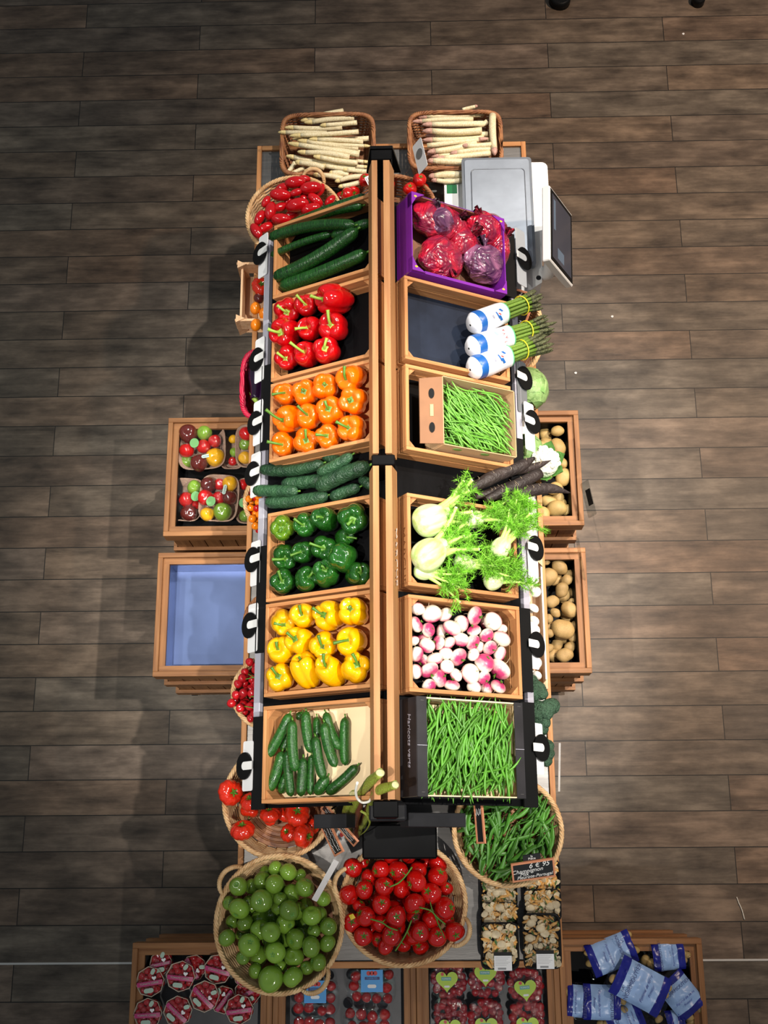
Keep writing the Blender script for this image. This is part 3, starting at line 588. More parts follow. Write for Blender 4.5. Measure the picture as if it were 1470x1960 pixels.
# ================================================================ generic fruit placement
E1 = CM.col[0].copy(); E2 = CM.col[1].copy()
def axis_from(P, c, k, R, reach=0.8):
    v = (CAMP - P).normalized(); s_ = mpp(c[0], c[1], P.z)
    lx, ly = (k[0] - c[0]) * s_ / (R * reach), -(k[1] - c[1]) * s_ / (R * reach); l = math.hypot(lx, ly)
    if l > 0.93: lx, ly = lx * 0.93 / l, ly * 0.93 / l; l = 0.93
    return (E1 * lx + E2 * ly + v * math.sqrt(1 - l * l)).normalized()
def settle(items, z0, depth=0.12, press=0.90, zmin=0.0):
    """items: (px,py,r_metres). Bigger ones lie on top; later ones slide down below whatever they would touch"""
    done = []; out = []
    for i in sorted(range(len(items)), key=lambda q: -items[q][2]):
        px, py, r = items[i][:3]; zt = z0(px, py) if callable(z0) else z0; z = zt
        while z > zt - depth and z > zmin:
            P = at(px, py, z); ok = True
            for (Q, rq) in done:
                if (P - Q).length < press * (r + rq): ok = False; break
            if ok: break
            z -= 0.004
        P = at(px, py, z); done.append((P, r)); out.append((i, P))
    out.sort(); return [p for _, p in out]
def rndaxis(tilt):
    a = random.uniform(0, 2 * PI); tl = random.uniform(0, tilt); return Vector((math.sin(tl) * math.cos(a), math.sin(tl) * math.sin(a), math.cos(tl)))
def mtx(P, axis, R, spin=None):
    return basis(P, axis) @ Matrix.Rotation(random.uniform(0, 2 * PI) if spin is None else spin, 4, 'Z') @ Matrix.Diagonal((R, R, R, 1))

# ---- bell peppers
def pepper_mesh(matn, lobes, seed, length=1.1):
    rn = random.Random(seed); ph0 = rn.uniform(0, 6); sk = [rn.uniform(0.9, 1.08) for _ in range(lobes)]
    def fn(th, ph):
        u = ph / PI; l = (th + ph0) * lobes / (2 * PI); idx = int(l) % lobes; w_ = abs(math.sin(PI * (l % 1)))
        lobe = w_ ** 0.55; dep = 0.16 + 0.14 * abs(2 * u - 1) ** 2
        r = math.sin(ph) ** 0.62 * (1 - dep * (1 - lobe)) * (0.80 + 0.22 * u - 0.02) * (1 + (sk[idx] - 1) * w_)
        z = -math.cos(ph) * length
        if u > 0.5: z += 0.10 * lobe * (u - 0.5) * 2 - 0.52 * math.exp(-(r / 0.36) ** 2) * (u > 0.5)
        else: z += 0.22 * math.exp(-(r / 0.25) ** 2) - 0.08 * lobe * (1 - 2 * u) * math.sin(ph)
        return Vector((r * math.cos(th), r * math.sin(th), z))
    return MB().sph(fn, 48, 28).mesh('bell_pepper', matn)
PM = {}
for c_ in ('pepper_red', 'pepper_orange', 'pepper_green', 'pepper_yellow', 'pepper_yellowgreen'):
    PM[c_] = [pepper_mesh(c_, 4, 1), pepper_mesh(c_, 3, 2, 1.15), pepper_mesh(c_, 4, 5, 1.05)]
def pepper(key, ox, oy, sc, c, k, tip, r, col, stem, w=0.0, bottom_up=False, i=0):
    cp = (ox + c[0] / sc, oy + c[1] / sc); kp = (ox + k[0] / sc, oy + k[1] / sc)
    F = CF[key]; P = cpt(key, cp[0], cp[1], w); R = r / sc * mpp(cp[0], cp[1], P.z) * 1.20
    A = axis_from(P, cp, kp, R, 0.75)
    if bottom_up: A = -A
    M = mtx(P, A, R, i * 1.3)
    o = place('bell_pepper', PM[col][i % 3], M)
    tp = (ox + tip[0] / sc, oy + tip[1] / sc); v = (CAMP - P).normalized(); s_ = mpp(cp[0], cp[1], P.z)
    dx, dy = (tp[0] - kp[0]) * s_, -(tp[1] - kp[1]) * s_; L = max(math.hypot(dx, dy), 0.012)
    td = E1 * dx + E2 * dy + v * L * 0.35
    if bottom_up: td = A * 0.02
    tl = (M.inverted().to_3x3() @ td)
    b0 = Vector((0, 0, 0.72)); mid = b0 + Vector((0, 0, 0.22)) + tl * 0.35; end = b0 + Vector((0, 0, 0.12)) + tl
    m = MB().tube(smooth_path([b0 - Vector((0, 0, 0.1)), b0 + Vector((0, 0, 0.06)), mid, end], 5), [0.17, 0.15, 0.12, 0.10, 0.095, 0.09, 0.088, 0.085, 0.085, 0.085, 0.085, 0.088, 0.09, 0.095, 0.105, 0.115][:16], 9)
    m.sph(lambda th, ph: Vector(((0.26 + 0.05 * math.cos(5 * th)) * math.sin(ph) * math.cos(th), (0.26 + 0.05 * math.cos(5 * th)) * math.sin(ph) * math.sin(th), 0.70 - 0.05 * math.cos(ph) + 0.03)), 20, 6)
    m.build('stem', stem, o)
    return (o, cp[0], cp[1])
O3 = (450, 520, 4.4545); O6 = (450, 840, 4.4545); OY5 = (430, 1110, 4.2)
red = [((850, 240), (755, 235), (655, 205), 125), ((615, 290), (600, 280), (525, 200), 98), ((445, 330), (440, 345), (360, 285), 105), ((845, 470), (815, 455), (795, 330), 120), ((640, 490), (610, 480), (515, 490), 105),
       ((440, 520), (385, 520), (290, 490), 120), ((450, 740), (430, 740), (360, 690), 102), ((625, 700), (585, 685), (475, 605), 105), ((785, 670), (765, 655), (785, 570), 110)]
it = [pepper('C2', *O3, c, k, tp, r, 'pepper_red', 'stem_light', -0.018, False, i) for i, (c, k, tp, r) in enumerate(red)]
rows(it, 3, 'glossy red bell pepper', 'of the crate', 'pepper', 'red bell peppers in the crate')
org = [((430, 1050), (420, 1035), (315, 1050), 98), ((600, 1035), (585, 1020), (575, 1005), 105), ((775, 980), (765, 965), (760, 955), 110), ((990, 910), (945, 915), (940, 805), 115), ((1015, 1100), (985, 1095), (975, 1095), 115),
       ((470, 1260), (405, 1265), (275, 1175), 110), ((640, 1230), (615, 1220), (535, 1145), 108), ((820, 1190), (795, 1170), (770, 1105), 115), ((1000, 1340), (965, 1330), (865, 1280), 115), ((415, 1480), (400, 1475), (275, 1450), 105),
       ((605, 1450), (605, 1440), (600, 1345), 105), ((800, 1410), (780, 1400), (690, 1390), 105)]
it = [pepper('C3', *O3, c, k, tp, r, 'pepper_orange', 'stem_green', -0.022, False, i + 1) for i, (c, k, tp, r) in enumerate(org)]
rows(it, 3, 'glossy orange bell pepper', 'of the crate', 'pepper', 'orange bell peppers in the crate')
grn = [((600, 735), (580, 735), (505, 680), 100), ((780, 690), (740, 670), (700, 670), 105), ((1010, 680), (1000, 690), (960, 730), 125), ((420, 1000), (425, 1020), (315, 1025), 105), ((580, 970), (560, 965), (475, 995), 96),
       ((755, 930), (750, 930), (635, 890), 100), ((410, 1220), (400, 1215), (370, 1125), 105), ((610, 1190), (630, 1175), (665, 1130), 105), ((780, 1150), (765, 1110), (740, 1090), 108), ((1040, 1150), (1070, 1140), (1060, 1090), 100), ((930, 850), (960, 840), (1035, 850), 75)]
it = [pepper('C4', *O6, c, k, tp, r, 'pepper_green', 'stem_green', -0.022 if r > 80 else -0.04, False, i) for i, (c, k, tp, r) in enumerate(grn)]
it.append(pepper('C4', *O6, (915, 1010), (900, 1000), (900, 1000), 122, 'pepper_green', 'stem_green', 0.005, True, 2))
rows(it, 3, 'dark green bell pepper', 'of the crate', 'pepper', 'green bell peppers in the crate')
o = pepper('C4', *O6, (405, 760), (395, 765), (385, 790), 105, 'pepper_yellowgreen', 'stem_green', -0.022, False, 0)[0]
tag(o, 'yellow-green bell pepper in the upper left corner of the green crate', 'pepper', 'green bell peppers in the crate')
yel = [((465, 340), (475, 360), (395, 345), 98), ((640, 290), (620, 280), (605, 205), 103), ((850, 290), (795, 280), (715, 225), 112), ((1045, 255), (1010, 235), (1015, 215), 112), ((460, 570), (430, 555), (420, 500), 112), ((610, 495), (565, 475), (505, 425), 106),
       ((800, 530), (785, 535), (755, 445), 108), ((1030, 490), (990, 485), (880, 510), 115), ((450, 785), (430, 775), (380, 705), 105), ((655, 730), (610, 640), (600, 630), 112), ((860, 740), (810, 690), (800, 600), 112), ((1050, 710), (1065, 680), (1025, 595), 112)]
it = [pepper('C5', *OY5, c, k, tp, r, 'pepper_yellow', 'stem_green', -0.022, False, i) for i, (c, k, tp, r) in enumerate(yel)]
rows(it, 3, 'glossy yellow bell pepper', 'of the crate', 'pepper', 'yellow bell peppers in the crate')

# ---- cucumbers
def cucumber(key, ox, oy, sc, a, b, r, bend, matn, w, ridged=False, zabs=None):
    pa = (ox + a[0] / sc, oy + a[1] / sc); pb = (ox + b[0] / sc, oy + b[1] / sc)
    A = cpt(key, pa[0], pa[1], w); B = cpt(key, pb[0], pb[1], w); s_ = mpp(pa[0], pa[1], A.z); R = r / sc * s_
    mid = (A + B) / 2; d = (B - A); L = d.length; n = CF[key].col[2].to_3d(); side = n.cross(d).normalized()
    M = basis(mid, d, side); k = 22; pts = []; rad = []
    for i in range(k + 1):
        u = i / k; x = bend * L * (1 - (2 * u - 1) ** 2); pts.append((x, 0, (u - 0.5) * L))
        e = min(u, 1 - u) * L; rr = R * math.sqrt(max(0.0, 1 - max(0, 1 - e / (R * 1.5)) ** 2)) if e < R * 1.5 else R
        rr *= (1.0 - 0.10 * max(0, u - 0.6)) * (1 + (0.03 * math.sin(i * 1.9) if ridged else 0)); rad.append(max(rr, R * 0.16))
    m = MB(); m.tube(pts, rad, 18)
    if True:
        vs = m.v; nv = 18; rn = random.Random(int(pa[0] * 7 + pa[1]))
        for i in range(k + 1):
            c = Vector(pts[i])
            for j in range(nv):
                v = Vector(vs[i * nv + j]); q = 1 + (0.030 if ridged else 0.022) * math.cos(6 * 2 * PI * j / nv) + (rn.uniform(-0.035, 0.035) if ridged else 0)
                vs[i * nv + j] = tuple(c + (v - c) * q)
    o = m.build('cucumber', matn, None, M)
    tz = -0.5 * L if True else 0
    MB().tube([(0, 0, 0.5 * L - 0.002), (0.002, 0, 0.5 * L + 0.010)], R * 0.16, 7).build('stem', 'stem_green', o)
    return (o, (pa[0] + pb[0]) / 2, (pa[1] + pb[1]) / 2)
O1 = (460, 190, 4.594)
cl = [((250, 1225), (1010, 1110), 50, .06, -0.005), ((265, 1380), (800, 1185), 34, .03, -0.022), ((290, 1575), (1035, 1140), 62, -.05, -0.012), ((345, 1655), (1115, 1345), 60, -.02, -0.022),
      ((560, 1060), (1080, 935), 44, .03, -0.030), ((800, 1210), (1150, 1075), 46, 0.0, -0.030), ((400, 1120), (1110, 850), 36, .02, -0.055)]
it = [cucumber('C1', *O1, a, b, r, bd, 'cucumber_long', w) for a, b, r, bd, w in cl]
rows(it, 4, 'long dark green cucumber', 'of the far crate', 'cucumber', 'long cucumbers in the far crate')
cs = [((215, 255), (755, 205), 50, -.06, -0.050), ((740, 125), (1000, 250), 50, 0, -0.072), ((700, 295), (1000, 135), 48, -.03, -0.025), ((690, 425), (1150, 225), 68, .03, -0.040), ((155, 440), (535, 448), 50, .0, -0.045),
      ((260, 540), (795, 480), 54, -.03, -0.065), ((400, 390), (760, 350), 58, .0, -0.075), ((810, 505), (1065, 410), 50, .02, -0.070), ((300, 225), (740, 155), 34, .02, -0.082), ((1060, 330), (1190, 420), 45, 0, -0.078)]
it = [cucumber('CG', *O6, a, b, r, bd, 'cucumber_ridged', w, True) for a, b, r, bd, w in cs]
rows(it, 4, 'dull ridged cucumber on the bare shelf', 'of the gap', 'cucumber', 'ridged cucumbers lying between two crates')
OC6 = (400, 1310, 3.868)
c6 = [((425, 540), (600, 215), 40, -.03, -0.03), ((540, 500), (620, 300), 34, 0, -0.062), ((640, 645), (620, 265), 42, .04, -0.022), ((650, 260), (690, 205), 30, 0, -0.075), ((760, 505), (720, 195), 39, .06, -0.035), ((805, 400), (800, 240), 34, 0, -0.065), ((965, 480), (865, 205), 38, .05, -0.050),
      ((940, 610), (855, 280), 40, .06, -0.028), ((1010, 600), (1010, 240), 39, .02, -0.066), ((870, 805), (1100, 600), 40, -.03, -0.066), ((440, 795), (545, 495), 42, -.03, -0.040), ((530, 810), (575, 650), 36, 0, -0.070), ((610, 830), (580, 490), 38, .02, -0.048), ((680, 830), (700, 540), 40, 0, -0.045),
      ((750, 820), (760, 520), 28, 0, -0.062), ((850, 700), (790, 385), 40, .04, -0.025), ((790, 815), (880, 680), 46, 0, -0.060)]
it = [cucumber('C6', *OC6, a, b, r, bd, 'cucumber_small', w) for a, b, r, bd, w in c6]
rows(it, 3, 'short green cucumber', 'of the nearest crate', 'cucumber', 'short cucumbers in the nearest left crate')

# ---- tomatoes
def tomato_mesh(matn, ribs=0, depth=0.0, sq=0.84, seed=0, name='tomato'):
    rn = random.Random(seed); ph0 = rn.uniform(0, 6); a1 = rn.uniform(-.04, .04); a2 = rn.uniform(-.05, .05)
    def fn(th, ph):
        s_ = math.sin(ph); f = 1 + a1 * math.cos(2 * th + ph0) + a2 * math.cos(3 * th)
        if ribs: f *= 1 - depth * (1 - abs(math.sin(ribs * th / 2 + 0.6 * math.sin(th + ph0))) ** 0.6) * (0.3 + 0.7 * (1 - s_ * 0.6))
        r = s_ ** 0.85 * f; z = -math.cos(ph) * sq
        if ph > PI / 2: z -= (0.16 + (0.22 if ribs else 0)) * math.exp(-(r / 0.28) ** 2)
        return Vector((r * math.cos(th), r * math.sin(th), z))
    return MB().sph(fn, 40 if ribs else 28, 18).mesh(name, matn)
def calyx_mesh(zt=0.70, L=0.42, matn='stem_green', stem=0.25):
    m = MB(); rn = random.Random(3)
    for i in range(5):
        a = 2 * PI * i / 5; d = Vector((math.cos(a), math.sin(a), 0)); q = Vector((-d.y, d.x, 0)); c = Vector((0, 0, zt))
        vs = [c + q * 0.05, c + d * L * 0.5 + q * 0.075 + Vector((0, 0, 0.10)), c + d * L + Vector((0, 0, 0.13)), c + d * L * 0.5 - q * 0.075 + Vector((0, 0, 0.10)), c - q * 0.05]
        b = len(m.v); m.add(vs + [v - Vector((0, 0, 0.03)) for v in vs], [(0, 4, 3, 1), (1, 3, 2), (5, 6, 8, 9), (6, 7, 8), (0, 1, 6, 5), (1, 2, 7, 6), (2, 3, 8, 7), (3, 4, 9, 8)])
    m.tube([(0, 0, zt - 0.05), (0.02, 0, zt + 0.1), (0.05, 0.03, zt + stem)], 0.055, 6)
    return m.mesh('calyx', matn)
CALYX = calyx_mesh(); CALYX_D = calyx_mesh(0.66, 0.30, 'leaf_green', 0.12); CALYX_BF = calyx_mesh(0.45, 0.36, 'stem_green', 0.35)
TR = [tomato_mesh('tomato_red', 0, 0, 0.86, s) for s in (1, 2)]; TG = [tomato_mesh('tomato_green', 0, 0, 0.86, s) for s in (3, 4)]; TBF = [tomato_mesh('tomato_beef', 11, 0.20, 0.68, s) for s in (5, 6)]
CH = {c: tomato_mesh('tomato_' + c, 0, 0, 0.95, 9, 'cherry_tomato') for c in ('cherry', 'orange', 'yellow', 'black', 'green', 'red')}
def tomatoes(items, ox, oy, sc, z0, meshes, cal, tilt, name='tomato', press=0.9, depth=0.12, calp=1.0, fillers=0, region=None, fr=0.03, calr=1.07):
    L = [(ox + x / sc, oy + y / sc, r / sc * mpp(ox + x / sc, oy + y / sc, 1.0) * calr) for x, y, r in items]
    if fillers:
        cx, cy, rx, ry = region
        for i in range(fillers):
            a = i * 2.4; q = math.sqrt((i + .5) / fillers); L.append((cx + rx * q * math.cos(a), cy + ry * q * math.sin(a), fr))
    P = settle(L, z0, depth, press); out = []
    for i, (p, l) in enumerate(zip(P, L)):
        o = place(name, meshes[i % len(meshes)], mtx(p, rndaxis(tilt), l[2]))
        if cal and random.random() < calp: place('calyx', cal, None, o)
        out.append((o, l[0], l[1]))
    return out
G = [(335, 490, 80), (465, 490, 65), (570, 440, 80), (695, 315, 65), (820, 350, 75), (710, 490, 72), (835, 555, 78), (980, 500, 85), (560, 630, 95), (345, 705, 88), (245, 650, 60), (440, 640, 60), (280, 830, 60), (400, 850, 78), (665, 765, 82), (830, 725, 88), (990, 685, 75), (1120, 770, 78), (1160, 610, 65), (985, 850, 75), (1210, 880, 75),
     (550, 910, 86), (780, 885, 75), (690, 900, 50), (225, 990, 75), (440, 1060, 95), (890, 1000, 86), (760, 1030, 75), (1040, 1075, 88), (1200, 1040, 75), (1070, 920, 60), (620, 1010, 52), (380, 1180, 60), (530, 1190, 78), (695, 1130, 88), (875, 1170, 85), (1110, 1225, 76), (1000, 1280, 60), (500, 1310, 66), (650, 1390, 110), (865, 1370, 90), (750, 1260, 60), (600, 350, 55), (930, 380, 55), (740, 610, 60), (880, 830, 45), (370, 960, 58)]
dome = lambda cx, cy, R, zc, drop: (lambda px, py: zc - drop * ((px - cx) ** 2 + (py - cy) ** 2) / (R * R))
it = tomatoes(G, 390, 1600, 5.069, dome(534, 1768, 120, 1.03, 0.065), TG, CALYX_D, 2.2, calp=0.8, fillers=16, region=(534, 1768, 70, 78), fr=0.034, calr=1.15)
rows(it, 8, 'striped green tomato', 'of basket heap', 'tomato', 'green tomatoes heaped in the round basket')
RT = [(240, 435, 75), (330, 390, 45), (375, 520, 68), (470, 450, 72), (335, 620, 70), (615, 460, 78), (730, 410, 55), (835, 390, 55), (945, 400, 75), (765, 550, 82), (500, 590, 74), (645, 610, 74), (940, 510, 80), (205, 660, 80), (885, 650, 82), (1010, 610, 55), (475, 740, 74), (395, 710, 52), (610, 715, 64), (750, 735, 84), (1000, 775, 86), (345, 835, 80), (290, 750, 52), (600, 840, 80),
      (885, 865, 74), (470, 890, 76), (380, 930, 60), (235, 890, 75), (325, 1005, 74), (560, 1000, 80), (450, 1030, 58), (795, 970, 76), (935, 1010, 76), (1080, 965, 78), (510, 1090, 62), (660, 1070, 62), (800, 1090, 66), (780, 850, 50), (1030, 870, 52), (690, 1000, 48), (560, 330, 70), (700, 320, 70)]
it = tomatoes(RT, 620, 1560, 4.3235, dome(772, 1728, 115, 1.005, 0.05), TR, CALYX, 1.1, calp=0.85, fillers=12, region=(772, 1725, 70, 70), fr=0.032)
rows(it, 7, 'shiny red vine tomato', 'of basket heap', 'tomato', 'red vine tomatoes in the wide basket')
# vine twigs lying on the red tomatoes
def twig(pts, ox, oy, sc, z, label, rad=0.0028, matn='stem_green', group='green vine twigs on the red tomatoes', name='vine_twig'):
    P = [at(ox + x / sc, oy + y / sc, z) for x, y in pts]; m = MB().tube(smooth_path(P, 6), rad, 7)
    for i, p in enumerate(P[1:-1]):
        q = p + Vector((random.uniform(-.02, .02), random.uniform(-.02, .02), -0.012)); m.tube([p, (p + q) / 2 + Vector((0, 0, .004)), q], rad * .7, 6)
    return tag(m.build(name, matn), label, 'vine twig', group)
O7 = (620, 1560, 4.3235)
twig([(730, 430), (680, 500), (620, 560), (545, 595)], *O7, 1.048, 'green vine twig in the upper middle of the red tomato heap')
twig([(790, 765), (880, 790), (940, 850), (1005, 905)], *O7, 1.04, 'green vine twig at the right middle of the red tomato heap')
twig([(385, 860), (480, 890), (540, 930), (610, 955)], *O7, 1.04, 'green vine twig lying left of centre on red tomatoes')
twig([(725, 870), (690, 960), (640, 1050), (590, 1125)], *O7, 1.03, 'longest vine twig, bottom centre of the red tomato heap')
twig([(880, 720), (900, 790), (1000, 1020)], *O7, 1.035, 'thin vine twig running down the right of the tomatoes', 0.002)
tag(MB().add([at(620 + 205 / 4.32, 1560 + 830 / 4.32, 1.03), at(620 + 240 / 4.32, 1560 + 815 / 4.32, 1.036), at(620 + 262 / 4.32, 1560 + 850 / 4.32, 1.03), at(620 + 225 / 4.32, 1560 + 868 / 4.32, 1.033)], [(3, 2, 1, 0)]).build('dry_leaf', 'leaf_yellow'), 'small yellow leaf on the left edge of the red tomatoes', 'leaf')
# ribbed beef tomatoes
OB = (400, 1310, 3.868)
BF = [(160, 800, 100, 200, 800), (310, 870, 82, 290, 820), (300, 940, 70, 290, 1000), (250, 1080, 92, 240, 1008), (455, 960, 80, 440, 900), (560, 960, 70, 600, 900), (655, 960, 98, 655, 920), (590, 1100, 70, 560, 1080), (700, 1120, 92, 760, 1130), (770, 1050, 60, 800, 1060), (450, 1000, 50, 430, 1010), (720, 1000, 60, 740, 950)]
LB = [(OB[0] + q[0] / OB[2], OB[1] + q[1] / OB[2], q[2] / OB[2] * mpp(520, 1560, .95)) for q in BF]
PB = settle(LB, 0.965, 0.09, 0.82); it = []
for i, (q, l, p_) in enumerate(zip(BF, LB, PB)):
    A = axis_from(p_, l[:2], (OB[0] + q[3] / OB[2], OB[1] + q[4] / OB[2]), l[2], 0.8)
    o = place('beef_tomato', TBF[i % 2], mtx(p_, A, l[2])); place('calyx', CALYX_BF, None, o); it.append((o, l[0], l[1]))
rows(it, 3, 'deeply ribbed red beef tomato', 'of the basket', 'tomato', 'ribbed beef tomatoes in the basket')
# long date tomatoes
def ellmesh(name, matn, a, b, c, n=0.0, seed=0, nu=22, nv=14):
    def fn(th, ph):
        v = Vector((a * math.sin(ph) * math.cos(th), b * math.sin(ph) * math.sin(th), -c * math.cos(ph)))
        if n: v *= 1 + n * noise.noise(v * 1.3 / max(a, b, c) + Vector((seed * 7.1, 0, 0)))
        return v
    return MB().sph(fn, nu, nv).mesh(name, matn)
DM = ellmesh('date_tomato', 'tomato_date', 1.0, 0.56, 0.56)
DT = [(480, 730, 95, 5), (620, 780, 102, 10), (350, 840, 96, -5), (500, 930, 108, 10), (265, 980, 92, 80), (170, 1040, 74, 65), (140, 1160, 82, -60), (490, 820, 60, 20), (660, 885, 80, -40), (350, 950, 70, 30), (370, 780, 75, 20), (360, 1055, 90, 0), (620, 965, 90, 15), (220, 1130, 75, 30), (790, 890, 62, 50), (225, 900, 60, 60), (460, 1010, 80, 30), (560, 700, 60, 0), (430, 880, 70, 60), (560, 860, 70, 80), (290, 1070, 70, 10), (700, 800, 70, 60)]
LD = [(460 + x / 4.594, 190 + y / 4.594, r / 4.594 * mpp(560, 400, 1.0) * 0.62) for x, y, r, a in DT]
it = []
for (x, y, r, a), l, p_ in zip(DT, LD, settle(LD, 1.015, 0.1, 0.95)):
    R = l[2] / 0.62; M = basis(p_, (random.uniform(-.2, .2), random.uniform(-.2, .2), 1), (math.cos(math.radians(a)), math.sin(math.radians(a)), 0)) @ Matrix.Diagonal((R, R, R, 1))
    it.append((place('date_tomato', DM, M), l[0], l[1]))
rows(it, 5, 'long red date tomato', 'of round basket', 'tomato', 'long date tomatoes in the round basket')
# small tomatoes partly hidden below the rack
def small_set(name, mset, pts, z0, r, tilt, base, where, cat, group, nrows, cal=None, press=0.92, depth=0.08):
    L = [(x, y, r * random.uniform(.93, 1.07)) for x, y in pts]; it = []
    for i, (l, p_) in enumerate(zip(L, settle(L, z0, depth, press))):
        o = place(name, mset[i % len(mset)], mtx(p_, rndaxis(tilt), l[2]))
        if cal: place('calyx', cal, None, o)
        it.append((o, l[0], l[1]))
    rows(it, nrows, base, where, cat, group)
def scatter(cx, cy, rx, ry, n, seed):
    rn = random.Random(seed); pts = []; t_ = 0
    dmin = math.sqrt(rx * ry * 2.6 / n)
    while len(pts) < n and t_ < 6000:
        t_ += 1; a = rn.uniform(0, 2 * PI); q = math.sqrt(rn.random()); p_ = (cx + rx * q * math.cos(a), cy + ry * q * math.sin(a))
        if all(math.hypot(p_[0] - w_[0], p_[1] - w_[1]) > dmin * (1 - t_ / 9000) for w_ in pts): pts.append(p_)
    return pts
cvp = [(478, 1267), (490, 1275), (469, 1286), (475, 1293), (489, 1282), (456, 1309), (468, 1308), (483, 1300), (497, 1297), (458, 1330), (466, 1326), (452, 1330), (443, 1346), (462, 1331), (471, 1344), (480, 1318), (492, 1313), (482, 1327), (457, 1343), (449, 1341), (484, 1346), (495, 1342), (476, 1363), (487, 1366), (468, 1362), (460, 1355), (493, 1357), (480, 1375), (490, 1330), (500, 1350), (474, 1318), (464, 1298), (505, 1345), (515, 1342), (525, 1341), (508, 1330), (488, 1310), (478, 1352), (540, 1340), (553, 1339), (500, 1320), (504, 1305), (466, 1348), (498, 1370)]
small_set('vine_tomato', [CH['cherry']], cvp, dome(500, 1325, 76, 1.0, 0.03), 0.0155, 1.5, 'small red cherry tomato', 'of left basket', 'tomato', 'cherry tomatoes on the vine', 7)
for i, (a, b_) in enumerate([((470, 1300), (510, 1296)), ((480, 1333), (528, 1341)), ((475, 1290), (500, 1310)), ((468, 1352), (500, 1362))]):
    tag(MB().tube(smooth_path([at(*a, 1.02), at((a[0] + b_[0]) / 2, (a[1] + b_[1]) / 2 - 2, 1.028), at(*b_, 1.02)], 5), 0.0018, 6).build('vine_twig', 'stem_green'), ['topmost', 'longest', 'upper slanting', 'lowest'][i] + ' thin vine twig among the small cherry tomatoes', 'vine twig', 'vine twigs in the cherry basket')
ocp = [(481, 962), (480, 972), (492, 973), (483, 993), (492, 997), (486, 952), (489, 983), (489, 1007), (478, 985), (494, 962), (476, 955), (484, 942), (495, 950), (497, 985), (496, 1014)]
small_set('cherry_tomato', [CH['orange'], CH['orange'], CH['red']], ocp, 0.965, 0.0145, 1.5, 'small orange or red cherry tomato', 'by ridged cucumbers', 'tomato', 'orange and red cherry tomatoes', 4)
small_set('tomato', TR, [(687, 352), (700, 345), (664, 372), (676, 366), (744, 352), (795, 352), (803, 345), (785, 362), (740, 335), (810, 362), (655, 378)], 0.985, 0.028, 1.2, 'red tomato', 'beneath rack end', 'tomato', 'tomatoes in the basket under the rack', 2, CALYX)
# pine tray with a ribbed tomato and orange plum tomatoes
tp_ = empty('pine_tray', Matrix.Translation(at(508, 583, STZ)), 'shallow pale pine tray with a ribbed tomato and orange tomatoes', 'tray')
a_, b_ = 0.085, 0.125
for s_ in (-1, 1):
    MB().box(s_ * a_ - .004, s_ * a_ + .004, -b_, b_, 0, 0.10).build('side_board', 'pine', tp_); MB().box(-a_ - 0.02, a_, s_ * b_ - .005, s_ * b_ + .005, 0.045, 0.12).build('end_board', 'pine', tp_)
    MB().prism([(-a_ - .016, s_ * b_ - s_ * .022), (-a_ + .02, s_ * b_ - .005 * s_), (-a_ - .016, s_ * b_ + s_ * .012)][::(1 if s_ < 0 else -1)], 0.0, 0.125).build('corner_post', 'pine', tp_)
MB().box(-a_, a_, -b_, b_, 0, 0.005).build('bottom', 'pine', tp_)
l = (500, 548); pz = at(l[0], l[1], 0.955); o = place('beef_tomato', TBF[0], mtx(pz, axis_from(pz, l, (501, 541), .04, .8), 0.040)); place('calyx', CALYX_BF, None, o); tag(o, 'ribbed red tomato at the far end of the pine tray', 'tomato')
OM = ellmesh('plum_tomato', 'tomato_orange', 0.86, 0.86, 1.0)
for (x, y, w_) in ((489, 590, 'upper left'), (506, 600, 'partly hidden right'), (490, 622, 'lowest')): tag(place('plum_tomato', OM, mtx(at(x, y, 0.955), (0.2, 0.9, 0.4), 0.0255)), 'orange plum tomato, %s one in the pine tray' % w_, 'tomato', 'orange plum tomatoes in the tray')
for (x, y, w_) in ((496, 571, 'beside the orange tomatoes'), (512, 612, 'under the rack edge')): tag(place('tomato', CH['black'], mtx(at(x, y, 0.94), (0, 0.2, 1), 0.022)), 'dark brownish tomato in the pine tray, ' + w_, 'tomato')
# ================================================================ turnips
def turnip_mesh(seed, sq):
    rn = random.Random(seed)
    def fn(th, ph):
        r = math.sin(ph) ** 0.8 * (1 + 0.03 * math.cos(3 * th + seed)); z = -math.cos(ph) * sq
        if ph > PI / 2: z -= 0.12 * math.exp(-(r / 0.25) ** 2)
        return Vector((r * math.cos(th), r * math.sin(th), z))
    m = MB().sph(fn, 28, 16); return m.mesh('turnip', 'turnip')
TUM = [turnip_mesh(1, 0.70), turnip_mesh(2, 0.82), turnip_mesh(3, 0.62)]
def root_mesh():
    m = MB().tube(smooth_path([(0, 0, -0.66), (0.05, 0.02, -0.95), (-0.05, 0.08, -1.25)], 5), [0.10, .07, .05, .04, .03, .028, .025, .022, .02, .015, .01], 6); return m.mesh('root_tip', 'root_hair')
def top_mesh():
    m = MB(); rn = random.Random(4)
    for i in range(7):
        a = rn.uniform(0, 6.3); q = rn.uniform(.1, .28); m.tube([(0.04 * math.cos(a), 0.04 * math.sin(a), 0.55), (q * math.cos(a) * .6, q * math.sin(a) * .6, 0.78), (q * math.cos(a), q * math.sin(a), 0.80 + rn.uniform(0, .12))], [0.06, 0.055, 0.03], 5)
    return m.mesh('leaf_stub', 'stem_green')
RTM, TPM = root_mesh(), top_mesh()
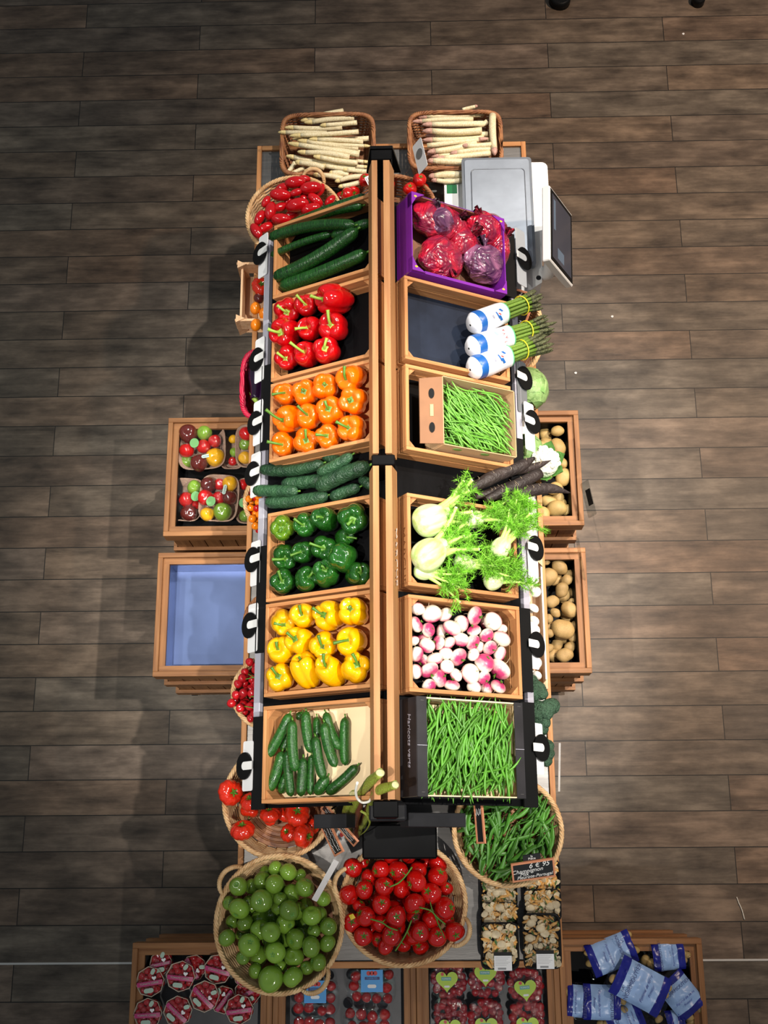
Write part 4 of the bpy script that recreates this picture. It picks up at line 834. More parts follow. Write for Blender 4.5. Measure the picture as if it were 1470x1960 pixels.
TU = [(150, 210, 45, 0), (250, 245, 62, 0), (345, 250, 50, 0), (135, 320, 52, 1), (225, 360, 45, 1), (318, 375, 48, 0), (395, 345, 60, 0), (460, 315, 54, 0), (560, 260, 62, 1), (690, 300, 62, 0), (645, 310, 46, 0), (555, 365, 46, 1), (645, 400, 48, 1), (755, 355, 36, 0), (750, 425, 64, 0), (185, 430, 50, 1), (215, 472, 52, 0), (300, 452, 46, 1), (370, 455, 46, 0), (460, 430, 52, 0), (545, 450, 52, 1),
      (118, 440, 36, 0), (140, 535, 48, 0), (185, 580, 46, 1), (272, 570, 52, 0), (350, 530, 44, 0), (440, 555, 60, 1), (550, 540, 42, 0), (590, 485, 40, 0), (670, 490, 50, 1), (740, 535, 50, 0), (132, 660, 46, 0), (230, 650, 60, 1), (302, 710, 56, 1), (360, 625, 46, 0), (425, 685, 46, 0), (530, 675, 66, 0), (630, 600, 64, 1), (740, 645, 76, 1), (625, 705, 46, 1), (230, 765, 45, 1), (395, 760, 50, 1), (555, 775, 46, 0), (645, 780, 46, 1), (730, 770, 52, 1)]
O75 = (760, 1110, 3.769)
def cz(key, w):
    F = CF[key]; n = F.col[2].to_3d(); p0 = F.col[3].to_3d() + n * w
    return lambda px, py: onplane(px, py, p0, n).z
LT = [(O75[0] + x / O75[2], O75[1] + y / O75[2], r / O75[2] * mpp(880, 1230, 1.3) * 1.16) for x, y, r, k in TU]
it = []; random.seed(11)
for q, l, p_ in zip(TU, LT, settle(LT, cz('R5', -0.020), 0.06, 0.80)):
    v = (CAMP - p_).normalized()
    if q[3]: A = (v * random.uniform(.15, .75) + Vector((random.uniform(-1, 1), random.uniform(-1, 1), 0)).normalized()).normalized()
    else: A = (-v * random.uniform(.15, .9) + Vector((random.uniform(-1, 1), random.uniform(-1, 1), 0)).normalized() * .8).normalized()
    o = place('turnip', TUM[len(it) % 3], mtx(p_, A, l[2])); place('root_tip', RTM, None, o); place('leaf_stub', TPM, None, o); it.append((o, l[0], l[1]))
rows(it, 6, 'round pink and white turnip', 'of crate', 'turnip', 'turnips heaped in the crate')

# ================================================================ beans
def bean_mesh(matn, seed, L, R):
    rn = random.Random(seed); c1, c2 = rn.uniform(-.10, .10), rn.uniform(-.07, .07); pts = []; rad = []; k = 12
    for i in range(k + 1):
        u = i / k; pts.append(((u - 0.5) * L, c1 * L * (1 - (2 * u - 1) ** 2) + c2 * L * math.sin(2 * PI * u) * .5, 0.03 * L * (1 - (2 * u - 1) ** 2)))
        rad.append(R * (min(1, 4.5 * u + .18) * min(1, 5 * (1 - u) + 0.12)) * (1 + .05 * math.sin(i * 2.2)))
    return MB().tube(pts, rad, 6).mesh('green_bean', matn)
BM1 = [bean_mesh('bean_green', s, 0.118, 0.0031) for s in range(6)]; BM2 = [bean_mesh('bean_dark', 20 + s, 0.132, 0.0041) for s in range(6)]
def beans(kind, key, n, x0, x1, y0, y1, w0, w1, ang, spread, meshes, label, group, seed):
    rn = random.Random(seed); F = CF[key]
    for i in range(n):
        a = math.radians(rn.gauss(ang, spread)); m_ = 0.045
        ca, sa = abs(math.cos(a)), abs(math.sin(a)); x = rn.uniform(x0 + m_ * ca, x1 - m_ * ca); y = rn.uniform(y0 + m_ * sa, y1 - m_ * sa)
        ce = 1 - 0.5 * (((x - (x0 + x1) / 2) / (x1 - x0) * 2) ** 2 + ((y - (y0 + y1) / 2) / (y1 - y0) * 2) ** 2)
        z = w0 + (w1 - w0) * (i / n) * (0.55 + 0.45 * ce)
        M = F @ Matrix.Translation((x, y, z)) @ Matrix.Rotation(a, 4, 'Z') @ Matrix.Rotation(rn.gauss(0, .07), 4, 'Y') @ Matrix.Rotation(rn.uniform(-.6, .6) + (PI if rn.random() < .5 else 0), 4, 'X') @ Matrix.Scale(rn.uniform(.85, 1.12), 4)
        tag(place(kind, meshes[i % 6], M), label, 'bean', group)
def bean_bed(key, x0, x1, y0, y1, w, ang, spread, R, L, matn, n, seed, label):
    rn = random.Random(seed); m = MB()
    for i in range(n):
        a = math.radians(rn.gauss(ang, spread)); ca, sa = math.cos(a), math.sin(a); mx_ = L / 2 * abs(ca); my_ = L / 2 * abs(sa)
        x = rn.uniform(x0 + mx_, x1 - mx_); y = rn.uniform(y0 + my_, y1 - my_); z = w - rn.uniform(0, 0.02); c_ = rn.uniform(-.01, .01)
        m.tube([(x - ca * L / 2, y - sa * L / 2, z), (x - sa * c_, y + ca * c_, z + .004), (x + ca * L / 2, y + sa * L / 2, z)], [R * .3, R, R * .3], 5)
    o = m.build('bean_bed', matn, None, CF[key]); tag(o, label, 'beans'); o['kind'] = 'stuff'
# open cardboard box of fine beans in crate R3
F3 = CF['R3']; r = empty('cardboard_box', F3, 'brown cardboard box of fine green beans with folded-up end flap', 'box')
X0, X1, Y0, Y1, ZT, ZB = -0.098, 0.203, -0.132, 0.118, 0.045, -0.080
MB().box(X0, X1, Y0 - .003, Y0, ZB, ZT).build('side_wall', ['cardboard_inner'], r); MB().box(X0, X1, Y1, Y1 + .003, ZB, ZT).build('side_wall', 'cardboard_inner', r)
MB().box(X0 - .003, X0, Y0, Y1, ZB, ZT).build('end_wall', 'cardboard_inner', r); MB().box(X1, X1 + .003, Y0, Y1, ZB, ZT).build('end_wall', 'cardboard_inner', r)
MB().box(X0, X1, Y0, Y1, ZB, ZB + .003).build('bottom', 'cardboard_inner', r)
fl_ = MB().add([(X0 - .001, Y0, ZT), (X0 - .001, Y1, ZT), (X0 - .070, Y1 - .004, ZT - .045), (X0 - .070, Y0 + .004, ZT - .045), (X0 - .001, Y0, ZT - .004), (X0 - .001, Y1, ZT - .004), (X0 - .070, Y1 - .004, ZT - .049), (X0 - .070, Y0 + .004, ZT - .049)],
               [(0, 1, 2, 3), (7, 6, 5, 4), (0, 4, 5, 1), (1, 5, 6, 2), (2, 6, 7, 3), (3, 7, 4, 0)]).build('end_flap', 'cardboard', r)
dn = Vector((-.069, 0, -.045)).normalized(); fn_ = Vector((-.545, 0, .838))
for yy in (-0.072, 0.055):
    c = Vector((X0 - .035, yy, ZT - .022)) + fn_ * 0.0012; M = basis(c, fn_, (0, 1, 0))
    MB().prism([(0.016 * math.cos(2 * PI * k / 20) * 1.2, 0.010 * math.sin(2 * PI * k / 20)) for k in range(20)], 0, .0012, 0, M).build('hand_hole', 'black_plastic', fl_)
MB().prism([(-.022, -.006), (.022, -.006), (.022, .006), (-.022, .006)], 0, .0012, 0, basis(Vector((X0 - .035, -.008, ZT - .022)) + fn_ * .0012, fn_, (0, 1, 0))).build('label', 'cardboard_inner', fl_)
for xx in (-0.03, 0.085):  # oval vent holes on the near side wall
    MB().prism([(0.017 * math.cos(2 * PI * k / 20), 0.009 * math.sin(2 * PI * k / 20)) for k in range(20)], 0, .0012, 0, basis(Vector((xx, Y0 - .0032, 0.020)), (0, -1, 0), (1, 0, 0))).build('vent_hole', 'leaf_green', r)
bean_bed('R3', X0 + .004, X1 - .004, Y0 + .004, Y1 - .004, -0.005, -38, 25, .0034, .10, 'bean_green', 420, 5, 'bed of fine green beans filling the cardboard box')
beans('fine_bean', 'R3', 260, X0 + .008, X1 - .004, Y0 + .006, Y1 - .006, 0.0, 0.042, -34, 20, BM1, 'fine pale green bean lying in the brown cardboard box', 'fine beans in the cardboard box', 3)
# black carton of coarse beans (stands straight on the shelf)
F6 = CF['R6']; r = empty('carton', F6, 'black printed carton with cream inside holding dark green beans', 'box')
X0, X1, Y0, Y1, ZT, ZB = -0.205, 0.208, -0.158, 0.155, 0.012, -0.094
MB().box(X0, X1, Y0, Y0 + .004, ZB, ZT).build('side_wall', 'cream_board', r); MB().box(X0, X1, Y1 - .004, Y1, ZB, ZT).build('side_wall', 'cream_board', r)
for (a_, b_) in ((X0, X0 + .004), (X1 - .004, X1)): MB().box(a_, b_, Y0 + .004, Y1 - .004, ZB, ZT).build('end_wall', 'cream_board', r)
MB().box(X0 - .002, X0, Y0, Y1, ZB, ZT).box(X0 + .004, X1 - .004, Y0 - .002, Y0, ZB, ZT - .004).box(X0 + .004, X1 - .004, Y1, Y1 + .002, ZB, ZT - .004).box(X1, X1 + .002, Y0, Y1, ZB, ZT).build('printed_outside', 'black_card', r)
for (a_, b_) in ((X0 - .001, X0 + .036), (X1 - .034, X1 + .001)):
    s_ = MB().box(a_, b_, Y0 - .001, Y1 + .001, ZT, ZT + .003).build('top_strip', 'black_card', r)
    MB().box(a_, b_, 0.0, 0.0016, ZT + .003, ZT + .0036).build('crease', 'rail_grey', s_)
    for yy in (Y0 + .012, Y1 - .012): MB().box(a_ + .014, a_ + .026, yy, yy + .0014, ZT + .003, ZT + .0038).build('staple', 'steel', s_)
MB().box(X0, X1, Y0, Y1, ZB, ZB + .003).build('bottom', 'cream_board', r)
text_mesh('Haricots verts', 0.030, 'rail_grey', r, basis(Vector((X0 - .0024, 0.02, -0.035)), (-1, 0, 0), (0, -1, 0)), 'printed_text', .2)
bean_bed('R6', X0 + .040, X1 - .02, Y0 + .006, Y1 - .006, -0.030, 88, 25, .0042, .11, 'bean_dark', 420, 8, 'bed of dark green beans filling the black carton')
beans('green_bean', 'R6', 270, X0 + .030, X1 - .03, Y0 + .002, Y1 - .002, -0.026, 0.020, 82, 24, BM2, 'dark green bean lying in the black carton', 'coarse beans in the black carton', 9)

# ================================================================ purple carton with bagged fruit (crate place R1)
F1 = CF['R1']; r = empty('carton', F1, 'purple printed carton of knotted red and purple plastic bags', 'box')
X0, X1, Y0, Y1, ZT, ZB = -0.200, 0.210, -0.160, 0.158, 0.02, -0.094
for (a_, b_, c_, d_) in ((X0, X1, Y0, Y0 + .004), (X0, X1, Y1 - .004, Y1)):
    MB().box(a_, b_, c_, d_, ZB, ZT - .016).build('side_wall', 'brown_card', r)
    o_ = (c_ - .002, c_) if c_ == Y0 else (d_, d_ + .002)
    MB().box(a_, b_, o_[0], o_[1], ZB, ZT - .014).build('printed_side', 'purple_card', r)
for (a_, b_) in ((X0, X0 + .004), (X1 - .004, X1)): MB().box(a_, b_, Y0 + .004, Y1 - .004, ZB, ZT - .004).build('end_wall', 'purple_card', r)
MB().box(X0, X1, Y0, Y1, ZB, ZB + .003).build('bottom', 'brown_card', r)
for sx_ in (-1, 1):
    for sy_ in (-1, 1):
        cx_, cy_ = (X1 if sx_ > 0 else X0), (Y1 if sy_ > 0 else Y0); pts = [(cx_, cy_), (cx_ - sx_ * .055, cy_), (cx_ - sx_ * .02, cy_ - sy_ * .02), (cx_, cy_ - sy_ * .055)]
        if sx_ * sy_ < 0: pts = pts[::-1]
        g_ = MB().prism(pts, ZT - .03, ZT).build('corner_gusset', 'purple_card', r)
        MB().prism([(cx_ - sx_ * .016 + .006 * math.cos(k), cy_ - sy_ * .016 + .004 * math.sin(k)) for k in [i * PI / 5 for i in range(10)]], ZT, ZT + .0008).build('printed_fruit', 'lemon_print', g_)
MB().box(-0.145, 0.155, Y0 - .001, Y0 + .010, ZT - .016, ZT - .006).build('folded_tab', 'purple_card', r)
def bag(cx, cy, a, b, c, matn, label, seed, knot):
    P = cpt('R1', cx, cy, -0.034); 
    def fn(th, ph):
        v = Vector((a * math.sin(ph) * math.cos(th), b * math.sin(ph) * math.sin(th), -c * math.cos(ph)))
        n1 = noise.noise(v * 26 + Vector((seed * 3.3, 0, 0))); n2 = abs(noise.noise(v * 55 + Vector((0, seed * 5.1, 0))))
        w1 = Vector((noise.noise(v * 18), noise.noise(v * 18 + Vector((5, 0, 0))), 0)) * .03; q1 = 1 - abs(noise.noise((v + w1) * 17 + Vector((seed * 3.3, 0, 0)))) * 2; q2 = 1 - abs(noise.noise((v + w1) * 42 + Vector((0, seed * 5.1, 0)))) * 2
        return v * (1 + 0.14 * noise.noise(v * 9 + Vector((seed, 0, 0))) + .13 * q1 + .025 * q2)
    m = MB().sph(fn, 110, 72)
    for i in range(9):   # twisted tail of the knotted bag
        an = knot + random.uniform(-.35, .35); L = random.uniform(.03, .055); s0 = Vector((a * .55 * math.cos(knot), b * .55 * math.sin(knot), c * .62)); d = Vector((math.cos(an), math.sin(an), random.uniform(.0, .35)))
        q = d.cross(Vector((0, 0, 1))).normalized() * random.uniform(.005, .011); e = s0 + d * L
        m.add([s0 - q * .3, s0 + q * .3, e + q + Vector((0, 0, .006)), e - q, s0 + q * .1 + Vector((0, 0, .004)), e + Vector((0, 0, .010))], [(0, 1, 2, 5, 3), (3, 5, 2, 1, 0)], 0, True)
    M = F1.copy(); M.col[3] = (*P, 1); return tag(m.build('plastic_bag', matn, None, M), label, 'bag', 'plastic bags in the purple carton')
random.seed(5)
C2_ = lambda x, y: (740 + x / 3.868, 190 + y / 3.868)
bag(*C2_(385, 905), .106, .072, .050, 'bag_red', 'crumpled red plastic bag at the upper left of purple carton', 1, .4)
bag(*C2_(400, 1180), .090, .078, .050, 'bag_red', 'red plastic bag at the lower left of purple carton', 2, -1.2)
bag(*C2_(715, 1210), .080, .070, .055, 'bag_purple', 'purple-grey wrinkled plastic bag, lower right of purple carton', 3, 1.9)
bag(*C2_(745, 955), .082, .062, .050, 'bag_red', 'red plastic bag at the upper right of purple carton', 4, 2.6)
bag(*C2_(570, 1060), .060, .055, .040, 'bag_red', 'red plastic bag wedged in the middle of purple carton', 6, .9)
bag(*C2_(835, 1120), .034, .070, .044, 'bag_red', 'narrow strip of red plastic bag at the right carton wall', 7, 1.2)
bag(*C2_(370, 930), .052, .050, .072, 'bag_purple', 'small dark purple bag peeking between the red bags', 5, 2.0)

# ================================================================ bagged green asparagus bunches
O4 = (740, 520, 3.868)
def asp_bunch(B, W, BD, T, r, label, seed):
    rn = random.Random(seed); L4 = lambda q: (O4[0] + q[0] / O4[2], O4[1] + q[1] / O4[2])
    n = CF['R2'].col[2].to_3d(); pB = cpt('R2', *L4(B), 0.012); pT = cpt('R2', *L4(T), 0.030); d = pT - pB; L = d.length; R = r / O4[2] * mpp(950, 620, pB.z)
    M = basis(pB, d, n)
    tW = (cpt('R2', *L4(W), .02) - pB).length / L; tD = (cpt('R2', *L4(BD), .025) - pB).length / L
    ro = empty('asparagus_bunch', M, label, 'asparagus', 'bagged green asparagus bunches')
    pos = [(0, 0)] + [(.42 * math.cos(2 * PI * k / 6), .42 * math.sin(2 * PI * k / 6)) for k in range(6)] + [(.80 * math.cos(2 * PI * k / 12 + .2), .80 * math.sin(2 * PI * k / 12 + .2)) for k in range(12)]
    for (x, y) in pos:
        f1 = rn.uniform(.70, .80); sp = rn.uniform(.95, 1.25); e = L * rn.uniform(.93, 1.03)
        p0 = Vector((x * R * .9, y * R * .9, 0)); p1 = Vector((x * R * f1, y * R * f1, L * tD)); p2 = Vector((x * R * sp + rn.uniform(-.004, .004), y * R * sp + rn.uniform(-.004, .004), e))
        s_ = R * .155; o = MB().tube([p0, p0.lerp(p1, .5), p1, p1.lerp(p2, .35)], [s_, s_, s_ * .95, s_ * .9], 7).build('stalk', 'green_asparagus', ro)
        q0 = p1.lerp(p2, .33); pts = [q0.lerp(p2, k / 7) for k in range(8)]; MB().tube(pts, [s_ * .9, s_ * 1.15, s_ * 1.05, s_ * 1.2, s_ * .95, s_ * 1.0, s_ * .7, s_ * .15], 7).build('head', 'asparagus_head', o)
    m = MB(); k = 28; rings = [(-.020, .10), (-.016, .70), (0.0, .98), (L * tW * .08, 1.04), (L * tW * .20, 1.05), (L * tW * .33, 1.06), (L * tW * .86, 1.0), (L * tW * .97, .97), (L * tW, .98)]
    for (z, f) in rings:
        for j in range(k): th = 2 * PI * j / k; q = 1 + .035 * math.sin(3 * th + z * 60) ; m.v.append((R * f * q * math.cos(th), R * f * q * math.sin(th), z))
    mats = [0, 0, 1, 1, 0, 0, 0, 2]
    for i in range(len(rings) - 1):
        for j in range(k): m.f.append((i * k + j, i * k + (j + 1) % k, (i + 1) * k + (j + 1) % k, (i + 1) * k + j)); m.m.append(mats[i] if not (i == 3) else 2 if False else mats[i]); m.sm.append(True)
    wr = m.build('wrapper', ['wrap_white', 'wrap_blue', 'wrap_green'], ro)
    MB().tube([(R * .86 * math.cos(2 * PI * j / 28), R * .86 * math.sin(2 * PI * j / 28), L * tD + .004 * math.sin(2 * PI * j / 28 + seed)) for j in range(28)], .0022, 6, 0, True).build('rubber_band', 'rubber_yellow', ro)
    return wr, R, L * tW
def print_on(wr, R, z, ang, w_, h_, matn, name='printed_mark'):
    """a small printed patch hugging the wrapper"""
    m = MB(); k = 5
    for i in range(2):
        for j in range(k): a = ang + w_ / R * (j / (k - 1) - .5); m.v.append((R * 1.075 * math.cos(a), R * 1.075 * math.sin(a), z + (h_ if i else -h_) / 2 + (j * .002)))
    for j in range(k - 1): m.f.append((j, j + 1, k + j + 1, k + j)); m.m.append(0); m.sm.append(True)
    return m.build(name, matn, wr)
a1 = asp_bunch((650, 385), (865, 315), (1000, 255), (1120, 205), 86, 'green asparagus bunch in white sleeve, farthest of the three', 1)
a2 = asp_bunch((640, 560), (905, 480), (1035, 440), (1200, 385), 86, 'green asparagus bunch in white sleeve, middle of the three', 2)
a3 = asp_bunch((650, 715), (895, 630), (1005, 580), (1195, 505), 88, 'green asparagus bunch in white sleeve, nearest of the three', 3)
for (wr, R, Lw), a0 in ((a1, .2), (a3, .1)):
    print_on(wr, R, Lw * .62, a0 + .3, .020, .010, 'wrap_blue'); print_on(wr, R, Lw * .55, a0, .026, .006, 'wrap_blue'); print_on(wr, R, Lw * .70, a0 - .3, .012, .010, 'wrap_blue'); print_on(wr, R, Lw * .62, a0 - .05, .008, .006, 'red_print')
    for i in range(3): print_on(wr, R, Lw * (.40 - .02 * i), a0 - .1, .022, .0010, 'ink_blue')
wr, R, Lw = a2
for i, chh in enumerate('TAVA'):
    an = .55 - .33 * i; zz = Lw * (.70 + .04 * (i % 2)); text_mesh(chh, .016, 'red_print', wr, basis((R * 1.08 * math.cos(an), R * 1.08 * math.sin(an), zz), (math.cos(an), math.sin(an), 0), (math.sin(an), -math.cos(an), 0)), 'printed_letter')
print_on(wr, R, Lw * .5, -.35, .018, .014, 'pale_blue')

# ================================================================ fennel
O7_ = (760, 850, 3.769)
def fennel(c, d, r, label, seed, w=0.02, nst=4, sl=1.0, fro=1.0):
    nst += 3; sl *= 1.15; fro *= .8
    rn = random.Random(seed); p = (O7_[0] + c[0] / O7_[2], O7_[1] + c[1] / O7_[2]); P = cpt('R4', *p, w); R = r / O7_[2] * mpp(*p, P.z) * 1.12; n = CF['R4'].col[2].to_3d()
    q = (O7_[0] + (c[0] + d[0]) / O7_[2], O7_[1] + (c[1] + d[1]) / O7_[2]); Q = cpt('R4', *q, w + .01); ax = (Q - P).normalized()
    M = basis(P, ax, n)
    def fn(th, ph):
        u = ph / PI; rr = math.sin(ph) ** .8 * (1.05 - .35 * u) * (1 + .05 * abs(math.sin(2.5 * th))); return Vector((R * .85 * rr * math.cos(th), R * rr * math.sin(th), -R * 1.05 * math.cos(ph) + (R * .25 if u > .8 else 0)))
    ro = MB().sph(fn, 40, 24).build('fennel_bulb', 'fennel_bulb', None, M); tag(ro, label, 'fennel', 'fennel in the overflowing crate')
    tips = []
    for i in range(nst):
        a = rn.uniform(-1, 1); b_ = rn.uniform(-.2, .6); L = R * rn.uniform(1.5, 2.6) * sl
        p0 = Vector((b_ * R * .2, a * R * .4, R * .55)); p1 = p0 + Vector((b_ * .3, a * .35, 1)).normalized() * L * .5; p2 = p1 + Vector((b_ * .5 + .1, a * .6, .8)).normalized() * L * .5
        o = MB().tube(smooth_path([p0, p1, p2], 4), [R * .24, R * .21, R * .18, R * .16, R * .14, R * .13, R * .12, R * .11, R * .105], 9).build('stalk', 'fennel_stalk', ro)
        MB().sph(ell(R * .11, R * .11, R * .05), 10, 6, 0, basis(p2, (p2 - p1))).build('cut_end', 'fennel_cut', o); tips.append((p1, p2))
    m = MB()
    for k in range(int(46 * fro)):
        p1, p2 = tips[rn.randrange(len(tips))]; s0 = p1.lerp(p2, rn.uniform(-.2, 1.05)); dr = Vector((rn.uniform(-.1, .8), rn.uniform(-1.1, 1.1), rn.uniform(-.5, 1.0))).normalized(); L = rn.uniform(.030, .060)
        st = [s0, s0 + dr * L * .5 + Vector((.004, 0, 0)), s0 + dr * L]
        m.tube(st, [.0016, .0010, .0005], 4)
        for j in range(34):
            u = rn.uniform(.2, 1); b0 = st[0].lerp(st[2], u); dd = (dr * .6 + Vector((rn.gauss(0, .7), rn.gauss(0, .7), rn.gauss(0, .7)))).normalized(); l = rn.uniform(.007, .016); sd = dd.cross(Vector((rn.uniform(-1, 1), rn.uniform(-1, 1), 1))).normalized() * .0010
            e = b0 + dd * l; m.add([b0 - sd, b0 + sd, e + dd * l * .6 + sd * .4, e + sd * 1.1], [(0, 1, 2), (0, 2, 3)])
    f_ = m.build('fronds', 'fennel_frond', ro); f_['kind'] = 'stuff'
fennel((245, 545), (270, -100), 118, 'largest white fennel bulb at the upper left of its crate', 1, .015, 4, 1.0, 1.6)
fennel((235, 795), (170, -130), 118, 'fennel bulb at the left middle, below the largest one', 2, .020, 4, .9, 1.8)
fennel((750, 745), (90, -130), 72, 'small bright fennel bulb at the right centre of the crate', 3, .050, 4, 1.4, 2.2)
fennel((700, 985), (120, -40), 66, 'fennel bulb at the lower right, by the crate rim', 4, .010, 3, 1.2, 1.8)
fennel((190, 920), (160, 60), 62, 'half-hidden fennel bulb at the lower left of the crate', 5, -.01, 4, 1.5, 2.0)
fennel((560, 540), (190, -40), 66, 'fennel bulb buried beneath fronds at the top centre', 6, .015, 4, 1.5, 2.6)
fennel((480, 860), (170, 40), 64, 'fennel bulb buried beneath fronds at the bottom centre', 7, .012, 4, 1.5, 2.4)
fennel((760, 560), (160, -90), 55, 'fennel bulb below the black roots, upper right of crate', 8, .015, 4, 1.5, 2.4)

# ================================================================ black salsify roots across the shelf gap
def root(pts, rads, label, w=0.0):
    P = [cpt('RG', O7_[0] + x / O7_[2], O7_[1] + y / O7_[2], wv) for x, y, wv in pts]; s_ = mpp(950, 920, 1.3) / O7_[2]
    path = smooth_path(P, 7); n = len(path); R = [s_ * (rads[min(len(rads) - 1, int(i / (n - 1) * (len(rads) - 1)))] * (1 - ((i / (n - 1) * (len(rads) - 1)) % 1)) + rads[min(len(rads) - 1, int(i / (n - 1) * (len(rads) - 1)) + 1)] * ((i / (n - 1) * (len(rads) - 1)) % 1)) for i in range(n)]
    o = tag(MB().tube(path, R, 16).build('black_root', 'salsify'), label, 'root vegetable', 'black salsify roots'); rn = random.Random(int(pts[0][0]))
    for i in range(6):
        m = MB(); k = rn.randrange(4, n - 3); c = path[k]; a = rn.uniform(-1, 1); m.tube([c + Vector((R[k] * a, 0, R[k] * .9)), c + Vector((R[k] * a + .004, .008, R[k] * 1.02)), c + Vector((R[k] * a - .002, .016, R[k] * .8))], .0006, 4); m.build('root_hair', 'root_hair', o)
root([(520, 330, -.03), (700, 235, -.02), (880, 165, -.01), (990, 100, 0.0)], [30, 50, 46, 44, 12], 'upper left black root, farthest from viewer')
root([(640, 400, -.02), (820, 320, -.01), (1030, 210, .0)], [20, 44, 48, 40], 'middle black root with blunt cut end')
root([(760, 430, -.01), (920, 350, .005), (1100, 320, .01), (1250, 352, .015)], [20, 42, 46, 34, 4], 'long black root with tapering tip, nearest to viewer', 0)
root([(860, 195, -.03), (1000, 160, -.02), (1110, 118, -.01)], [30, 32, 24, 3], 'short black root tapering beyond the farthest one')
root([(560, 380, -.06), (760, 330, -.05), (900, 260, -.05)], [20, 40, 42, 20], 'black root lying underneath the other roots')

# ================================================================ things on the right of the table
# cabbage, cauliflower, mushrooms, broccoli
def leafy(px, py, z, R, matn, label, seed, name='cabbage'):
    P = at(px, py, z); rn = random.Random(seed); m = MB().sph(lambda th, ph: ell(R * .93, R * .93, R * .9)(th, ph) * (1 + .03 * math.sin(5 * th)), 28, 18)
    o = m.build(name, matn, None, Matrix.Translation(P)); tag(o, label, 'cabbage')
    for i in range(7):
        A = rndaxis(1.5); M = basis((0, 0, 0), A)
        mm = MB(); K = 10; V = []
        for a in range(K + 1):
            for b_ in range(K + 1):
                u, v = (a / K - .5) * 1.9, (b_ / K - .5) * 1.6; q = 1 + .05 * (abs(u) + abs(v)) + .02 * math.sin(9 * u + i) * math.sin(8 * v); d = Vector((math.sin(u), math.sin(v), math.cos(u) * math.cos(v))).normalized(); V.append(M @ (d * R * q))
        mm.add(V, [(a * (K + 1) + b_, (a + 1) * (K + 1) + b_, (a + 1) * (K + 1) + b_ + 1, a * (K + 1) + b_ + 1) for a in range(K) for b_ in range(K)], 0, True); mm.build('leaf', matn, o)
leafy(1008, 745, .93, .082, 'cabbage', 'pale green savoy cabbage behind the grey price card', 1)
leafy(1008, 862, .91, .062, 'cabbage', 'green cabbage below the white card beside the bean box', 2)
P = at(1040, 885, .93); m = MB().sph(ell(.060, .060, .05), 24, 16); rn = random.Random(3)
for i in range(60):
    A = rndaxis(1.4); p_ = Vector((A.x * .056, A.y * .056, A.z * .048)); m.sph(ell(.013, .013, .012), 8, 6, 0, Matrix.Translation(p_))
o = m.build('cauliflower', 'cauliflower', None, Matrix.Translation(P)); tag(o, 'white cauliflower with green leaves behind the black roots', 'cauliflower')
for i in range(7):
    a = i * .9 + .3; mm = MB(); V = []
    for k in range(6):
        u = k / 5; w_ = .028 * math.sin(PI * (.15 + .8 * u)); c = Vector((math.cos(a), math.sin(a), 0)) * (.045 + .035 * u) + Vector((0, 0, -.03 + .055 * u)); q = Vector((-math.sin(a), math.cos(a), 0)) * w_; V += [c - q, c + Vector((math.cos(a), math.sin(a), 0)) * .006, c + q]
    mm.add(V, [f for k in range(5) for f in ((k * 3, k * 3 + 1, k * 3 + 4, k * 3 + 3), (k * 3 + 1, k * 3 + 2, k * 3 + 5, k * 3 + 4))], 0, True); mm.build('leaf', 'leaf_green', o)
# white mushroom box
P = at(1016, 1200, STZ); r = empty('mushroom_box', Matrix.Translation((P.x, P.y, STZ)), 'pale thin wooden box of white button mushrooms beside turnips', 'box'); a_, b_ = .075, .245
rtx = at(1043, 1200, .93).x - P.x
MB().box(rtx - .006, rtx, -b_, b_, 0, .092).build('side_board', 'white_card', r); MB().box(-.09, -.084, -b_, b_, 0, .092).build('side_board', 'pine', r)
for s_ in (-1, 1): MB().box(-.084, rtx - .006, s_ * b_ - .003, s_ * b_ + .003, 0, .1).build('end_board', 'pine', r)
for s_ in (-1, 1): MB().prism([(rtx, s_ * (b_ + .003)), (rtx - .035, s_ * (b_ + .003)), (rtx, s_ * (b_ - .035))][::(-1 if s_ > 0 else 1)], .085, .104).build('corner_block', 'pine', r)
MB().box(-.084, rtx - .006, -b_, b_, 0, .005).build('bottom', 'pine', r)
def mush_mesh():
    m = MB(); m.sph(lambda th, ph: Vector((math.sin(ph) ** .9 * math.cos(th), math.sin(ph) ** .9 * math.sin(th), -math.cos(ph) * (.75 if ph > PI / 2 else .25))), 24, 14); m.tube([(0, 0, -.1), (0, 0, -.75)], [.42, .36], 12); return m.mesh('mushroom', 'mushroom_white')
MM = mush_mesh(); O98 = (960, 980, 5.295)
ML = [(320, 695, 52), (345, 810, 58), (240, 880, 64), (320, 980, 60), (230, 1010, 55), (325, 1105, 60), (330, 1200, 62), (340, 1400, 58), (345, 1530, 64), (360, 1655, 50), (270, 1560, 50), (245, 1110, 55), (280, 1300, 55), (330, 1300, 50), (240, 1450, 55), (290, 760, 45), (300, 1640, 50)]
LM = [(O98[0] + x / O98[2], O98[1] + y / O98[2], r_ / O98[2] * mpp(1020, 1200, .95)) for x, y, r_ in ML]; it = []
for l, p_ in zip(LM, settle(LM, .945, .07, .9)): it.append((place('mushroom', MM, mtx(p_, rndaxis(1.0), l[2])), l[0], l[1]))
rows(it, 6, 'white button mushroom', 'of box', 'mushroom', 'button mushrooms in the thin box')
